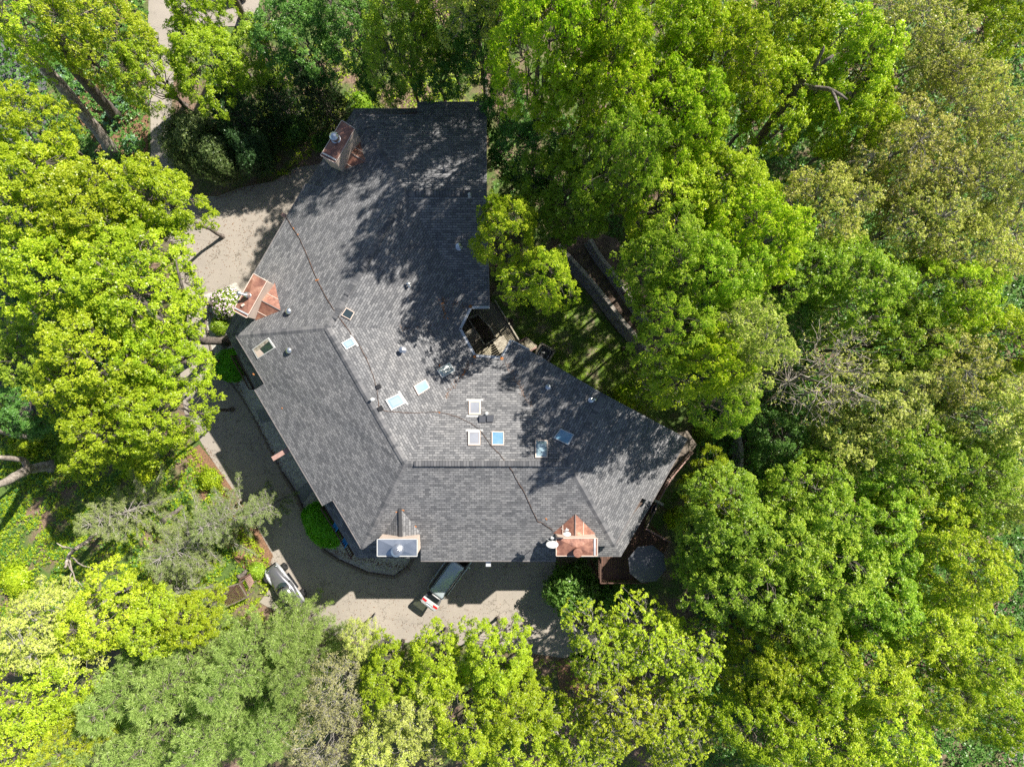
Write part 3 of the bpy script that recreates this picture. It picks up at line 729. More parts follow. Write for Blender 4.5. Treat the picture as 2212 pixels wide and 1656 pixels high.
# square framed basin beside the eave
t3 = thing('basin', 'square pale-timber-framed basin with black liner tucked against the right wing eave', 'basin', W(1176, 757, 2.2))
cz = 2.2; Q = [W(*q5(1000, 503), cz), W(*q5(1180, 607), cz), W(*q5(1080, 765), cz), W(*q5(905, 665), cz)]
ctr = sum(Q, Vector()) / 4; m = MB()
for i in range(4):
    a, b = Q[i].lerp(ctr, .08), Q[(i + 1) % 4].lerp(ctr, .08); m.bar(a, b, .17, .12)
m.build('frame', 'wood', t3)
m = MB(); I_ = [p.lerp(ctr, .16) for p in Q]; m.prism(I_, cz - 1.2, cz - .25); clean_normals(m.build('liner', 'black', t3))
m = MB()
rad = (I_[0] - I_[1]).length * .36
ang = math.atan2((Q[1] - Q[0]).y, (Q[1] - Q[0]).x); ring = []
for k in range(24):
    a = 2 * math.pi * k / 24; cx_ = abs(math.cos(a)) ** .5 * (1 if math.cos(a) > 0 else -1); sy_ = abs(math.sin(a)) ** .5 * (1 if math.sin(a) > 0 else -1)
    ring.append(ctr + Matrix.Rotation(ang, 3, 'Z') @ Vector((cx_ * rad, sy_ * rad, -.18)))
m.tube(ring + [ring[0]], .04, 6, cap=False); m.build('rim', 'glass_grey', t3)
for q in (q5(1005, 625), q5(1035, 633)):
    m = MB(); m.lathe(W(*q, cz - .25), [(.07, 0), (.07, .12), (.04, .14)], 10); m.build('nozzle', 'white', t3)
m = MB(); I2 = [p.lerp(ctr, .02) for p in Q]; m.prism(I2, 0, cz - 1.2 + .01); clean_normals(m.build('base', 'oldwood', t3))

# right side walkway and front right deck with parasol
def q6(x, y): return ((1300 + x / 4.14) / 1.1677, (1150 + y / 4.14) / 1.1677)
zt = 5.6
t = thing('timber_deck', 'dark reddish timber deck under the grey parasol at the house corner', 'deck', W(1345, 1225, zt))
m = MB(); m.prism([W(*p, zt) for p in (q6(868, 900), q6(868, 1285), q6(1350, 1285), q6(1395, 1215), q6(1520, 1100), q6(1600, 900), q6(1340, 720), q6(1450, 480), (1400, 1060), (1330, 1150))], zt - .2, zt)
clean_normals(m.build('decking', 'deck_red', t))
railing([q6(872, 1050), q6(872, 1285), q6(1352, 1285), q6(1392, 1220)], zt, 'brownwood', t, h=1.0)
railing([q6(1345, 735), q6(1590, 870)], zt, 'pinkwood', t, h=.9)
railing([q6(1345, 725), q6(1435, 545), q6(1470, 450)], zt, 'oldwood', t, h=.9)
for p in ((872, 1280), (1350, 1280), (1500, 1100), (1580, 900), (1350, 730)):
    q = W(*q6(*p), zt); m = MB(); m.bar(Vector((q.x, q.y, 0)), q - Vector((0, 0, .2)), .16, .16); m.build('post', 'brownwood', t)
t = thing('walkway_deck', 'narrow dark timber walkway with handrail along the right gable end', 'walkway', W(1450, 1020, zt))
m = MB(); m.prism([W(*p, zt) for p in (q6(1430, 500), q6(1500, 450), (1505, 960), (1485, 930), (1440, 940))], zt - .2, zt); clean_normals(m.build('decking', 'oldwood', t))
railing([q6(1478, 440), q6(1600, 215), (1490, 975)], zt, 'pinkwood', t, h=.9)
m = MB(); m.bar(W(*q6(1450, 455), zt + 1), W(*q6(1545, 505), zt + 1), .2, .16); m.build('cross_beam', 'wood', t)
# oval hoop hanging on the rail
t = thing('oval_planter', 'slim oval hoop planter by the deck rail near the right gable', 'planter', W(*q6(1448, 555), zt))
m = MB(); c0 = W(*q6(1448, 555), zt + .5); rg_ = []
for k in range(20):
    a = 2 * math.pi * k / 20; v = Matrix.Rotation(R_(-17), 3, 'Z') @ Vector((.18 * math.cos(a), .42 * math.sin(a), 0)); rg_.append(c0 + v)
m.tube(rg_ + [rg_[0]], .03, 6, cap=False); m.build('rim', 'pinkwood', t)
m = MB(); m.loft([[p - Vector((0, 0, .45)) for p in rg_[:20]], [p - Vector((0, 0, .02)) for p in rg_[:20]]], cap=False); m.add([p - Vector((0, 0, .12)) for p in rg_[:20]], [tuple(range(20))]); m.build('tub', 'black', t)
# parasol
pc = W(*q6(1315, 1045), zt)
t = thing('parasol', 'large dark grey eight-sided parasol over the corner deck', 'parasol', pc)
zc = 2.55; rr = 190 / 4.14 / 1.1677 * (H - zt - zc + .1) / F * 1.08; pts = []
for k in range(8):
    a = math.radians(22.5 + 45 * k + 6); pts.append(Vector((rr * math.cos(a), rr * math.sin(a), zc - .32)))
vv = [Vector((0, 0, zc + .1))]; fs = []
for k in range(8):
    vv += [pts[k] * .5 + Vector((0, 0, (zc + .06) * .5 + .02)), pts[k]]
for k in range(8):
    a, b = 1 + 2 * k, 1 + 2 * ((k + 1) % 8); fs += [(0, a, b), (a, a + 1, b + 1, b)]
m = MB(); m.add(vv, fs); cn = local(m.build('canopy', 'canvas', t)); so = cn.modifiers.new('s', 'SOLIDIFY'); so.thickness = .012
m = MB()
for k in range(8): m.tube([Vector((0, 0, zc)), pts[k] * .98 - Vector((0, 0, .04))], .012, 4)
local(m.build('ribs', 'black', t))
m = MB(); m.tube([Vector((0, 0, 0)), Vector((0, 0, zc + .12))], .03, 8); m.lathe((0, 0, 0), [(.3, 0), (.3, .08), (.06, .12)], 16); m.lathe((0, 0, zc + .1), [(.05, 0), (.03, .08)], 8); local(m.build('pole', 'black', t))

# cable across the roof
cab = [(616.9, 466.8), (634, 494.7), (648.3, 518), (665, 556.5), (686.3, 607.8), (706, 645), (727, 678.8), (748, 705.6), (759.6, 723), (775.9, 745), (792, 775), (806, 810), (814.3, 843), (818.9, 881), (834, 888), (889.9, 891.7), (948, 889.4), (988, 900), (1018.8, 915), (1036.7, 928), (1060, 961), (1079, 980), (1107, 1018), (1113, 1031), (1132, 1061), (1144, 1088), (1161, 1125.5), (1171, 1128.6), (1201, 1150)]
pts = []
for (a, b) in zip(cab, cab[1:]):
    k = max(1, int(math.dist(a, b) / 7))
    for i in range(k):
        x = a[0] + (b[0] - a[0]) * i / k + rs.uniform(-.5, .5); y = a[1] + (b[1] - a[1]) * i / k + rs.uniform(-.5, .5); pts.append(rpt(x, y, .04))
m = MB(); m.tube([rpt(*cab[0], .04, 'lu') + Vector((-.1, .1, -.5))] + pts, .017, 5)
tag(m.build('roof_cable', 'cable'), 'thin dark cable snaking over the roof from left eave to front right chimney', 'cable')

# satellite dishes
def dish(px, py, z, r, rz, label):
    t = thing('satellite_dish', label, 'satellite dish', W(px, py, z), rz, 'satellite dishes on the copper chimney')
    m = MB(); tilt = Matrix.Rotation(R_(58), 4, 'X'); prof = [(.02, .02), (.35, .035), (.7, .10), (1.0, .2)]
    vs = []; n = 24
    for rr_, zz in prof:
        for k in range(n):
            a = 2 * math.pi * k / n; vs.append(tilt @ Vector((r * rr_ * math.cos(a), r * .85 * rr_ * math.sin(a), r * zz * .9)))
    fs = [(i * n + k, i * n + (k + 1) % n, (i + 1) * n + (k + 1) % n, (i + 1) * n + k) for i in range(3) for k in range(n)] + [tuple(range(n))]
    m.add(vs, fs); d = local(m.build('reflector', 'white', t, smooth=True)); s_ = d.modifiers.new('s', 'SOLIDIFY'); s_.thickness = .015
    m = MB(); a = tilt @ Vector((0, -r * .8, r * .15)); b = tilt @ Vector((0, -r * .25, r * 1.35)); m.tube([a, b], .022, 6); m.box((b.x, b.y, b.z), (.22, .1, .1)); m.box((b.x + .03, b.y - .06, b.z), (.06, .14, .06)); local(m.build('feed_arm', 'white', t))
    m = MB(); m.tube([(0, 0, 0), (0, -.1, -.35), (0, -.1, -.9)], .025, 6); m.tube([(0, -.1, -.3), (.35, -.3, -.55)], .015, 5); local(m.build('mast', 'white', t))
dish(*q4(335, 600), 12.1, .42, R_(180), 'white satellite dish left of the rusty front right chimney'); dish(*q4(572, 428), 11.9, .27, R_(180), 'smaller white satellite dish behind the rusty front right chimney')

# ------------------------------------------------------------------ retaining walls
def block_wall(line, hgt, label, z0=0.0):
    t = thing('retaining_wall', label, 'wall', W(*line[0]), 0, 'curved block retaining walls')
    P = []
    for a, b in zip(line, line[1:]):
        k = max(1, int(math.dist(a, b) / 9))
        for i in range(k): P.append(W(a[0] + (b[0] - a[0]) * i / k, a[1] + (b[1] - a[1]) * i / k))
    P.append(W(*line[-1])); n = int(hgt / .16); face = MB(); rr = random.Random(5)
    for c in range(n):
        for i in range(len(P) - 1):
            d = (P[i + 1] - P[i]); s = d.normalized().cross(Vector((0, 0, 1))) * (-1)
            off = s * (.075 * c + rr.uniform(-.008, .008)); o2 = (i % 2) * 0
            face.bar(P[i] + off + d * .02 + Vector((0, 0, z0 + .16 * c + .08)), P[i + 1] + off - d * .02 + Vector((0, 0, z0 + .16 * c + .08)), .28, .15)
    face.build('block_courses', 'stone', t)
    cp = MB()
    for i in range(len(P) - 1):
        d = (P[i + 1] - P[i]); s = d.normalized().cross(Vector((0, 0, 1))) * (-1); off = s * (.075 * n + .02 + rr.uniform(-.01, .01))
        cp.bar(P[i] + off + d * .015 + Vector((0, 0, z0 + .16 * n + .05)), P[i + 1] + off - d * .015 + Vector((0, 0, z0 + .16 * n + .05)), .30, .1)
    cp.build('capstones', 'capstone', t)
w1 = [(1195, 545), (1216, 567), (1247, 600), (1288, 648), (1320, 692), (1352, 730), (1372, 752), (1405, 800)]
w2 = [(1262, 530), (1281, 563), (1307, 596), (1338, 638), (1364, 678), (1400, 720)]
w3 = [(1530, 860), (1572, 915), (1582, 950), (1586, 985), (1580, 1030)]
# smooth a little
def sm(l):
    out = [l[0]]
    for a, b, c in zip(l, l[1:], l[2:]): out += [((a[0] + 3 * b[0]) / 4, (a[1] + 3 * b[1]) / 4), ((c[0] + 3 * b[0]) / 4, (c[1] + 3 * b[1]) / 4)]
    return out + [l[-1]]
block_wall(sm(w1), 1.15, 'lower curved block retaining wall edging the small lawn'); block_wall(sm(w2), .8, 'upper curved block retaining wall behind the lower one, beyond a soil strip', .75)
block_wall(sm(w3), .9, 'short stretch of block wall glimpsed between trees right of the roof tip')
flat('terrace', [(1203, 540), (1225, 562), (1256, 594), (1297, 642), (1329, 686), (1361, 724), (1381, 746), (1415, 795), (1480, 830), (1460, 700), (1380, 600), (1330, 520), (1270, 500)], .75, 'soil', depth=.8)

# lattice and slatted box by the roadster
def q7(x, y): return ((520 + x / 4.23) / 1.1677, (1380 + y / 4.23) / 1.1677)
t = thing('lattice_screen', 'brown diamond lattice panel on posts left of the silver roadster', 'lattice', W(495, 1288))
A_, B_, C_, D_ = [W(*q7(*p), 1.5) for p in ((60, 465), (350, 385), (440, 530), (135, 665))]
m = MB(); n = 9
for i in range(-n, n + 1):
    for s_ in (1, -1):
        seg = []
        for k in range(41):
            u = k / 40; v = (u * s_ + i / n * 1.0) if s_ == 1 else (1 - u + i / n)
            if 0 <= v <= 1: seg.append((u, v))
        if len(seg) > 1:
            def bl(u, v): return A_.lerp(B_, u).lerp(D_.lerp(C_, u), v)
            m.bar(bl(*seg[0]) + Vector((0, 0, .012 * s_)), bl(*seg[-1]) + Vector((0, 0, .012 * s_)), .05, .02)
m.build('lattice', 'brownwood', t)
m = MB()
for a, b in ((A_, B_), (B_, C_), (C_, D_), (D_, A_)): m.bar(a + Vector((0, 0, .0)), b, .08, .08)
m.build('frame', 'oldwood', t)
for p in (A_, B_, C_, D_):
    m = MB(); m.bar(Vector((p.x, p.y, 0)), p, .09, .09); m.build('post', 'oldwood', t)
Q = [W(*q7(*p), .8) for p in ((368, 335), (470, 285), (512, 372), (440, 490))]
t = thing('garden_bench', 'slatted brown wooden bench beside the lattice and roadster', 'bench', W(535, 1256))
m = MB()
for i in range(9): f_ = (i + .3) / 9; m.bar(Q[0].lerp(Q[1], .35).lerp(Q[3].lerp(Q[2], .35), f_), Q[1].lerp(Q[2], f_), .07, .03)
m.build('seat_slats', 'pinkwood', t)
m = MB(); m.bar(Q[0] + Vector((0, 0, .3)), Q[3] + Vector((0, 0, .3)), .12, .06); m.bar(Q[0] + Vector((0, 0, .15)), Q[3] + Vector((0, 0, .15)), .04, .2); m.bar(Q[0] + Vector((0, 0, .02)), Q[1] + Vector((0, 0, .02)), .14, .06); m.build('backrest', 'brownwood', t)
for p in Q:
    m = MB(); m.bar(Vector((p.x, p.y, 0)), p, .07, .07); m.build('leg', 'oldwood', t)

# ------------------------------------------------------------------ vehicles
def wheel(t, x, y, r=.33, w=.22):
    sgn = 1 if y > 0 else -1
    m = MB(); M4 = Matrix.Translation((x, y, r)) @ Matrix.Rotation(R_(90), 4, 'X')
    def ringz(rad, z): return [M4 @ Vector((rad * math.cos(2 * math.pi * k / 24), rad * math.sin(2 * math.pi * k / 24), z)) for k in range(24)]
    m.loft([ringz(r * .62, -w / 2), ringz(r * .93, -w / 2), ringz(r, -w * .3), ringz(r, w * .3), ringz(r * .93, w / 2), ringz(r * .62, w / 2)], cap=True)
    tyre = local(m.build('wheel', 'dark', t, smooth=False))
    m = MB(); zo = -sgn * (w / 2 + .004)
    m.loft([ringz(r * .64, zo), ringz(r * .58, zo), ringz(r * .52, zo * .8)], cap=False)
    for k in range(10):
        a = 2 * math.pi * k / 10; p0 = M4 @ Vector((.04 * math.cos(a), .04 * math.sin(a), zo)); p1 = M4 @ Vector((r * .6 * math.cos(a), r * .6 * math.sin(a), zo)); m.bar(p0, p1, .035, .02)
    m.add([M4 @ Vector((r * .58 * math.cos(2 * math.pi * k / 16), r * .58 * math.sin(2 * math.pi * k / 16), zo * .7)) for k in range(16)], [tuple(range(16))])
    local(m.build('rim', 'chrome', tyre))
def ringsec(x, w, z0, zb, zt, wt, n=5):
    # closed cross-section: floor, flared side, shoulder, narrower top
    pts = [(w * .86, z0), (w * .97, z0 + (zb - z0) * .25), (w, z0 + (zb - z0) * .6), (w * .97, zb), (wt, zt - .03), (wt * .85, zt)]
    return [Vector((x, y, z)) for y, z in pts] + [Vector((x, -y, z)) for y, z in reversed(pts)]
# minivan, open tailgate (length 5.1, x forward, origin at the middle)
vc = W(941, 1282, 1.0); hd = math.atan2(.809, .588)
van = thing('minivan', 'silver minivan with its tailgate raised, nose under the front eave', 'minivan', (0, 0, 0), hd)
van.location = Vector((vc.x, vc.y, 0)) + Vector((math.cos(hd), math.sin(hd), 0)) * 2.50
m = MB(); S_ = []
for x, w, z0, zb, wt, zt in ((-2.5, .80, .35, .62, .78, .66), (-2.44, .89, .3, .80, .84, .84), (-2.0, .92, .26, .98, .86, 1.02), (-.5, .925, .22, 1.0, .86, 1.03), (.9, .925, .22, .99, .85, 1.02), (1.6, .92, .25, .96, .80, 1.0), (2.1, .90, .28, .84, .74, .9), (2.42, .82, .32, .7, .66, .76), (2.55, .6, .38, .55, .5, .6)):
    S_.append(ringsec(x, w, z0, zb, zt, wt))
m.loft(S_); b = local(m.build('body', 'paint', van, smooth=True))
m = MB(); S_ = []
for x, wb, zb, wt, zt in ((-2.42, .84, .98, .66, 1.60), (-2.2, .87, 1.0, .67, 1.70), (0, .875, 1.0, .67, 1.74), (.75, .86, 1.0, .64, 1.70), (1.55, .78, .98, .60, 1.06)):
    S_.append([Vector((x, wb, zb)), Vector((x, (wb + wt) / 2 + .02, (zb + zt) / 2)), Vector((x, wt, zt - .03)), Vector((x, -wt, zt - .03)), Vector((x, -(wb + wt) / 2 - .02, (zb + zt) / 2)), Vector((x, -wb, zb))])
m.loft(S_); local(m.build('window_band', 'car_glass', van))
m = MB(); S_ = []
for x, w, z in ((-2.40, .60, 1.66), (-2.2, .64, 1.71), (-1.0, .66, 1.76), (0.2, .66, 1.77), (.75, .63, 1.73), (.86, .58, 1.68)):
    S_.append([Vector((x, w, z - .05)), Vector((x, w * .9, z - .005)), Vector((x, w * .5, z + .012)), Vector((x, 0, z + .02)), Vector((x, -w * .5, z + .012)), Vector((x, -w * .9, z - .005)), Vector((x, -w, z - .05))])
m.loft(S_, cap=True, closed=True); local(m.build('roof', 'paint', van, smooth=True))
for s_ in (-1, 1):
    m = MB(); m.tube([(-2.0, .585 * s_, 1.72), (-1.8, .585 * s_, 1.80), (.3, .585 * s_, 1.82), (.55, .58 * s_, 1.74)], .022, 6); local(m.build('roof_rail', 'cardark', van))
    m = MB(); m.box((.95, 1.0 * s_, 1.08), (.12, .2, .16)); o = local(m.build('wing_mirror', 'paintlight', van, bevel=.03))
    for xx in (-2.44, -.62, .72):
        m = MB(); m.bar((xx if xx > -2 else -2.38, .86 * s_, 1.0), (xx if xx > -2 else -2.3, .68 * s_, 1.68), .07, .04); local(m.build('pillar', 'paint' if xx < -2 else 'cardark', van))
    for xx in (-1.55, 1.55): wheel(van, xx, .84 * s_, .34)
    m = MB(); m.bar((-2.0, .935 * s_, .62), (1.2, .935 * s_, .62), .02, .05); local(m.build('side_trim', 'paintlight', van))
    m = MB(); m.box((-.3, .93 * s_, .86), (.2, .03, .04)); m.box((.6, .93 * s_, .86), (.2, .03, .04)); local(m.build('door_handle', 'chrome', van))
    m = MB(); m.box((2.42, .6 * s_, .68), (.18, .32, .14), -.3 * s_); local(m.build('headlight', 'plate', van, bevel=.03))
m = MB(); m.box((-2.42, 0, .98), (.1, 1.3, 1.0)); local(m.build('boot_opening', 'cardark', van))
m = MB(); m.box((-2.54, 0, .5), (.16, 1.7, .26)); local(m.build('rear_bumper', 'paintlight', van, bevel=.05))
# tailgate in its own frame: hinge at the rear roof edge, u backwards
hx, hz = -2.40, 1.70; up_a = R_(16)
def tg(u, y, dz=0.0): return Vector((hx - u * math.cos(up_a), y, hz + u * math.sin(up_a) + dz))
rows = [(0, .60, 0), (.08, .66, .03), (.5, .73, .07), (.62, .74, .05), (.85, .76, -.02), (1.08, .70, -.14), (1.18, .58, -.26)]
m = MB(); cols = 9; vs_ = []
for u, w, dz in rows:
    for k in range(cols):
        s_ = -1 + 2 * k / (cols - 1); vs_.append(tg(u, w * s_, dz - .05 * abs(s_) ** 3 + .02))
fs_ = []; mi = []
for i in range(len(rows) - 1):
    for k in range(cols - 1):
        fs_.append((i * cols + k, i * cols + k + 1, (i + 1) * cols + k + 1, (i + 1) * cols + k))
m.add(vs_, fs_)
for idx_, f_ in enumerate(m.f):
    i, k = divmod(idx_, cols - 1); m.m[idx_] = 1 if (1 <= i < 2 and 0 < k < cols - 2) else (2 if i == 1 or i == 0 else 0)
tgp = local(m.build('tailgate', ['paintlight', 'clear', 'cardark'], van, smooth=False)); so = tgp.modifiers.new('s', 'SOLIDIFY'); so.thickness = .035
for s_ in (-1, 1):
    m = MB(); m.add([tg(.66, .30 * s_, .085), tg(.66, .73 * s_, .04), tg(.83, .74 * s_, -.0), tg(.83, .36 * s_, .045)] + [tg(.66, .30 * s_, .02), tg(.66, .73 * s_, -.0), tg(.83, .74 * s_, -.04), tg(.83, .36 * s_, -.0)], [(0, 1, 2, 3), (4, 5, 6, 7), (0, 1, 5, 4), (1, 2, 6, 5), (2, 3, 7, 6), (3, 0, 4, 7)]); clean_normals(local(m.build('tail_lamp', 'red', tgp)))
    m = MB(); m.tube([(-2.38, .6 * s_, 1.45), tg(.5, .62 * s_, -.02)], .015, 5); local(m.build('gas_strut', 'cardark', van))
m = MB(); m.add([tg(.86, -.26, .03), tg(.86, .26, .03), tg(.99, .26, -.035), tg(.99, -.26, -.035)] + [tg(.86, -.26, .0), tg(.86, .26, .0), tg(.99, .26, -.06), tg(.99, -.26, -.06)], [(0, 1, 2, 3), (4, 5, 6, 7), (0, 1, 5, 4), (1, 2, 6, 5), (2, 3, 7, 6), (3, 0, 4, 7)]); clean_normals(local(m.build('number_plate', 'plate', tgp)))
m = MB(); m.bar(tg(.84, -.3, .05), tg(.84, .3, .05), .03, .02); local(m.build('plate_trim', 'chrome', tgp))

# silver roadster, nose up-left
fw, rw = W(612, 1225, .33), W(652, 1281, .33); ax = (fw - rw); ax.z = 0; ax.normalize(); ang = math.atan2(ax.y, ax.x)
side = Vector((ax.y, -ax.x, 0))          # to the right of travel
mid = (fw + rw) / 2 - side * .78
car = thing('roadster', 'silver and graphite open-wheeled vintage-style roadster half hidden by pine boughs', 'sports car', (mid.x, mid.y, 0), ang)
wb = (fw - rw).length / 2
m = MB(); S_ = []
for x, w, z0, zb, wt, zt in ((-2.1, .35, .4, .55, .3, .6), (-1.9, .62, .3, .7, .5, .8), (-1.3, .72, .25, .85, .6, 1.0), (-.5, .74, .2, .85, .66, .98), (0, .74, .2, .88, .6, 1.0), (.6, .66, .2, .82, .48, .98), (1.2, .56, .25, .76, .4, .92), (1.75, .48, .3, .66, .32, .78), (2.0, .40, .34, .55, .26, .62)):
    S_.append(ringsec(x, w, z0, zb, zt, wt))
m.loft(S_); local(m.build('body', 'roadster', car, smooth=True))
for s_ in (-1, 1):
    m = MB(); S_ = []
    for x, y, w, z in ((2.05, .52, .08, .45), (1.85, .60, .16, .66), (1.4, .68, .20, .80), (1.0, .70, .17, .78), (.4, .70, .10, .66), (-.3, .70, .08, .55), (-.8, .72, .14, .66), (-1.3, .74, .2, .78), (-1.75, .70, .16, .70), (-2.1, .6, .08, .48)):
        S_.append([Vector((x, s_ * (y - w), z - .12)), Vector((x, s_ * (y - w * .5), z)), Vector((x, s_ * (y + w * .3), z - .01)), Vector((x, s_ * (y + w * .75), z - .12)), Vector((x, s_ * y, z - .2))])
    m.loft(S_); clean_normals(local(m.build('wing', 'winglight', car, smooth=True)))
    m = MB(); m.box((0, .78 * s_, .3), (1.5, .22, .05)); local(m.build('running_board', 'cardark', car, bevel=.02))
    m = MB()
    for k in range(6): m.box((.35 + k * .12, .80 * s_, .42), (.05, .06, .12))
    local(m.build('side_vent', 'cardark', car))
    m = MB(); m.lathe((1.8, .42 * s_, .6), [(.02, -.08), (.11, -.04), (.13, .03), (.10, .09), (.02, .11)], 14); local(m.build('headlight', 'chrome', car, smooth=True))
    for xx in (wb, -wb): wheel(car, xx, .95 * s_, .34, .2)
    m = MB(); m.box((.15, .82 * s_, .98), (.1, .14, .09)); local(m.build('wing_mirror', 'cardark', car, bevel=.02))
m = MB(); m.loft([[Vector((1.95, y, z)) for y, z in ((-.62, .3), (.62, .3), (.62, .46), (-.62, .46))], [Vector((2.12, y, z)) for y, z in ((-.5, .32), (.5, .32), (.5, .42), (-.5, .42))]]); local(m.build('bumper', 'cardark', car, bevel=.03))
m = MB(); W_ = []
for k in range(9):
    s_ = -1 + 2 * k / 8; W_.append((Vector((.45 - .28 * s_ * s_, .55 * s_, .98)), Vector((.18 - .24 * s_ * s_, .50 * s_, 1.32))))
m.add([p for q in W_ for p in q], [(2 * k, 2 * k + 2, 2 * k + 3, 2 * k + 1) for k in range(8)]); local(m.build('windscreen', 'glass_dark', car))
m = MB(); m.tube([q[1] for q in W_], .022, 6); m.tube([W_[0][0], W_[0][1]], .02, 6); m.tube([W_[-1][0], W_[-1][1]], .02, 6); m.tube([q[0] for q in W_], .018, 6); local(m.build('windscreen_frame', 'chrome', car))
m = MB(); m.box((-.35, 0, 1.0), (1.0, 1.0, .04)); local(m.build('cockpit', 'cardark', car, bevel=.02))
for y in (-.27, .27):
    m = MB(); m.box((-.35, y, 1.03), (.45, .4, .1)); m.box((-.62, y, 1.08), (.12, .4, .2)); local(m.build('seat', 'tan', car, bevel=.04))
m = MB(); m.loft([[Vector((x, y, z)) for y, z in ((-.56, .96), (-.48, 1.08 + h), (0, 1.12 + h), (.48, 1.08 + h), (.56, .96))] for x, h in ((-.02, .17), (-.5, .2), (-.95, .16), (-1.35, .0))]); local(m.build('soft_top', 'graphite', car, smooth=True))

# white car at the top edge of the picture
car = thing('parked_car', 'white car glimpsed at the top edge behind a dark trunk', 'car', W(482, -14), R_(4))
m = MB(); m.loft([ringsec(x, w, z0, zb, zt, wt) for x, w, z0, zb, wt, zt in ((-2.2, .7, .4, .7, .6, .76), (-2.1, .85, .3, .85, .7, .92), (-.8, .9, .25, .95, .76, 1.0), (.8, .9, .25, .95, .76, 1.0), (1.9, .85, .3, .8, .66, .86), (2.2, .65, .4, .6, .5, .65))]); local(m.build('body', 'whitepaint', car, smooth=True))
m = MB(); m.loft([[Vector((x, wb_, .97)), Vector((x, wt, z)), Vector((x, -wt, z)), Vector((x, -wb_, .97))] for x, wb_, wt, z in ((-1.6, .78, .7, 1.02), (-1.0, .8, .62, 1.42), (.3, .8, .62, 1.45), (1.2, .78, .7, 1.02))]); local(m.build('window_band', 'car_glass', car))
m = MB(); m.box((-.35, 0, 1.45), (1.35, 1.2, .05)); local(m.build('roof', 'whitepaint', car, bevel=.02))
for xx in (-1.35, 1.35):
    for s_ in (-1, 1): wheel(car, xx, .8 * s_, .33)

# ------------------------------------------------------------------ foliage
def unit(v): return v / np.maximum(np.linalg.norm(v, axis=-1, keepdims=True), 1e-9)
def leaf_mesh(name, P, A, Nn, ln, wd, tint, mat, fold=.12):
    """diamond leaves: P base, A direction, Nn normal"""
    A = unit(A); B = unit(np.cross(Nn, A)); Nn = np.cross(A, B); n = len(P)
    ln = np.broadcast_to(ln, n)[:, None]; wd = np.broadcast_to(wd, n)[:, None]
    V = np.empty((n, 4, 3), np.float32)
    V[:, 0] = P; V[:, 1] = P + A * ln * .45 + B * wd * .5 + Nn * wd * fold
    V[:, 2] = P + A * ln - Nn * ln * .10; V[:, 3] = P + A * ln * .45 - B * wd * .5 + Nn * wd * fold
    me = bpy.data.meshes.new(name); me.vertices.add(n * 4); me.vertices.foreach_set('co', V.ravel())
    me.loops.add(n * 4); me.loops.foreach_set('vertex_index', np.arange(n * 4, dtype=np.int32))
    me.polygons.add(n); me.polygons.foreach_set('loop_start', np.arange(0, n * 4, 4, dtype=np.int32))
    at = me.attributes.new('tint', 'FLOAT', 'POINT'); at.data.foreach_set('value', np.repeat(np.clip(tint, 0, 1).astype(np.float32), 4))
    me.materials.append(mat); me.update(calc_edges=True); return me
def rosettes(rng, C, Nn, per, ln, wd, mat, name, tint0, spread=.8, cup=.35):
    """C rosette centres, Nn facing; 'per' leaves radiating from each"""
    n = len(C); C = np.repeat(C, per, 0); Nn = np.repeat(Nn, per, 0); t0 = np.repeat(tint0, per)
    rnd = unit(rng.normal(size=C.shape)); T = unit(rnd - Nn * (rnd * Nn).sum(1, keepdims=True))
    A = T * spread + Nn * (cup * rng.uniform(-.6, 1.2, (len(C), 1)))
    Ln = unit(Nn + rng.normal(size=C.shape) * .38)
    l = ln * rng.uniform(.7, 1.25, len(C)); w = wd * rng.uniform(.75, 1.2, len(C))
    P = C + T * ln * .15 + rng.normal(size=C.shape) * ln * .12
    return leaf_mesh(name, P, A, Ln, l, w, t0 + rng.normal(size=len(C)) * .16, mat)
def crown_surface(rng, n, Rr, z0, zt, low=-.25, lobes=.16, rmin=.62):
    th = rng.uniform(0, 2 * math.pi, n); u = rng.uniform(low, 1, n)
    cz = z0 + (zt - z0) * .38; rz = zt - cz; sr = np.sqrt(np.maximum(1 - u * u, 0))
    ph = rng.uniform(0, 6.28, 4)
    lob = 1 + lobes * np.sin(2 * th + ph[0]) * .7 + lobes * np.sin(3 * th + ph[1]) + lobes * .7 * np.sin(5 * th + ph[2] + 2 * u)
    rad = rng.uniform(rmin, 1.0, n) ** .6
    x = Rr * sr * np.cos(th) * lob * rad; y = Rr * sr * np.sin(th) * lob * rad; z = cz + rz * u * rad * (1 + .1 * np.sin(4 * th + ph[3]))
    return np.stack([x, y, z], 1), np.array([0, 0, cz])
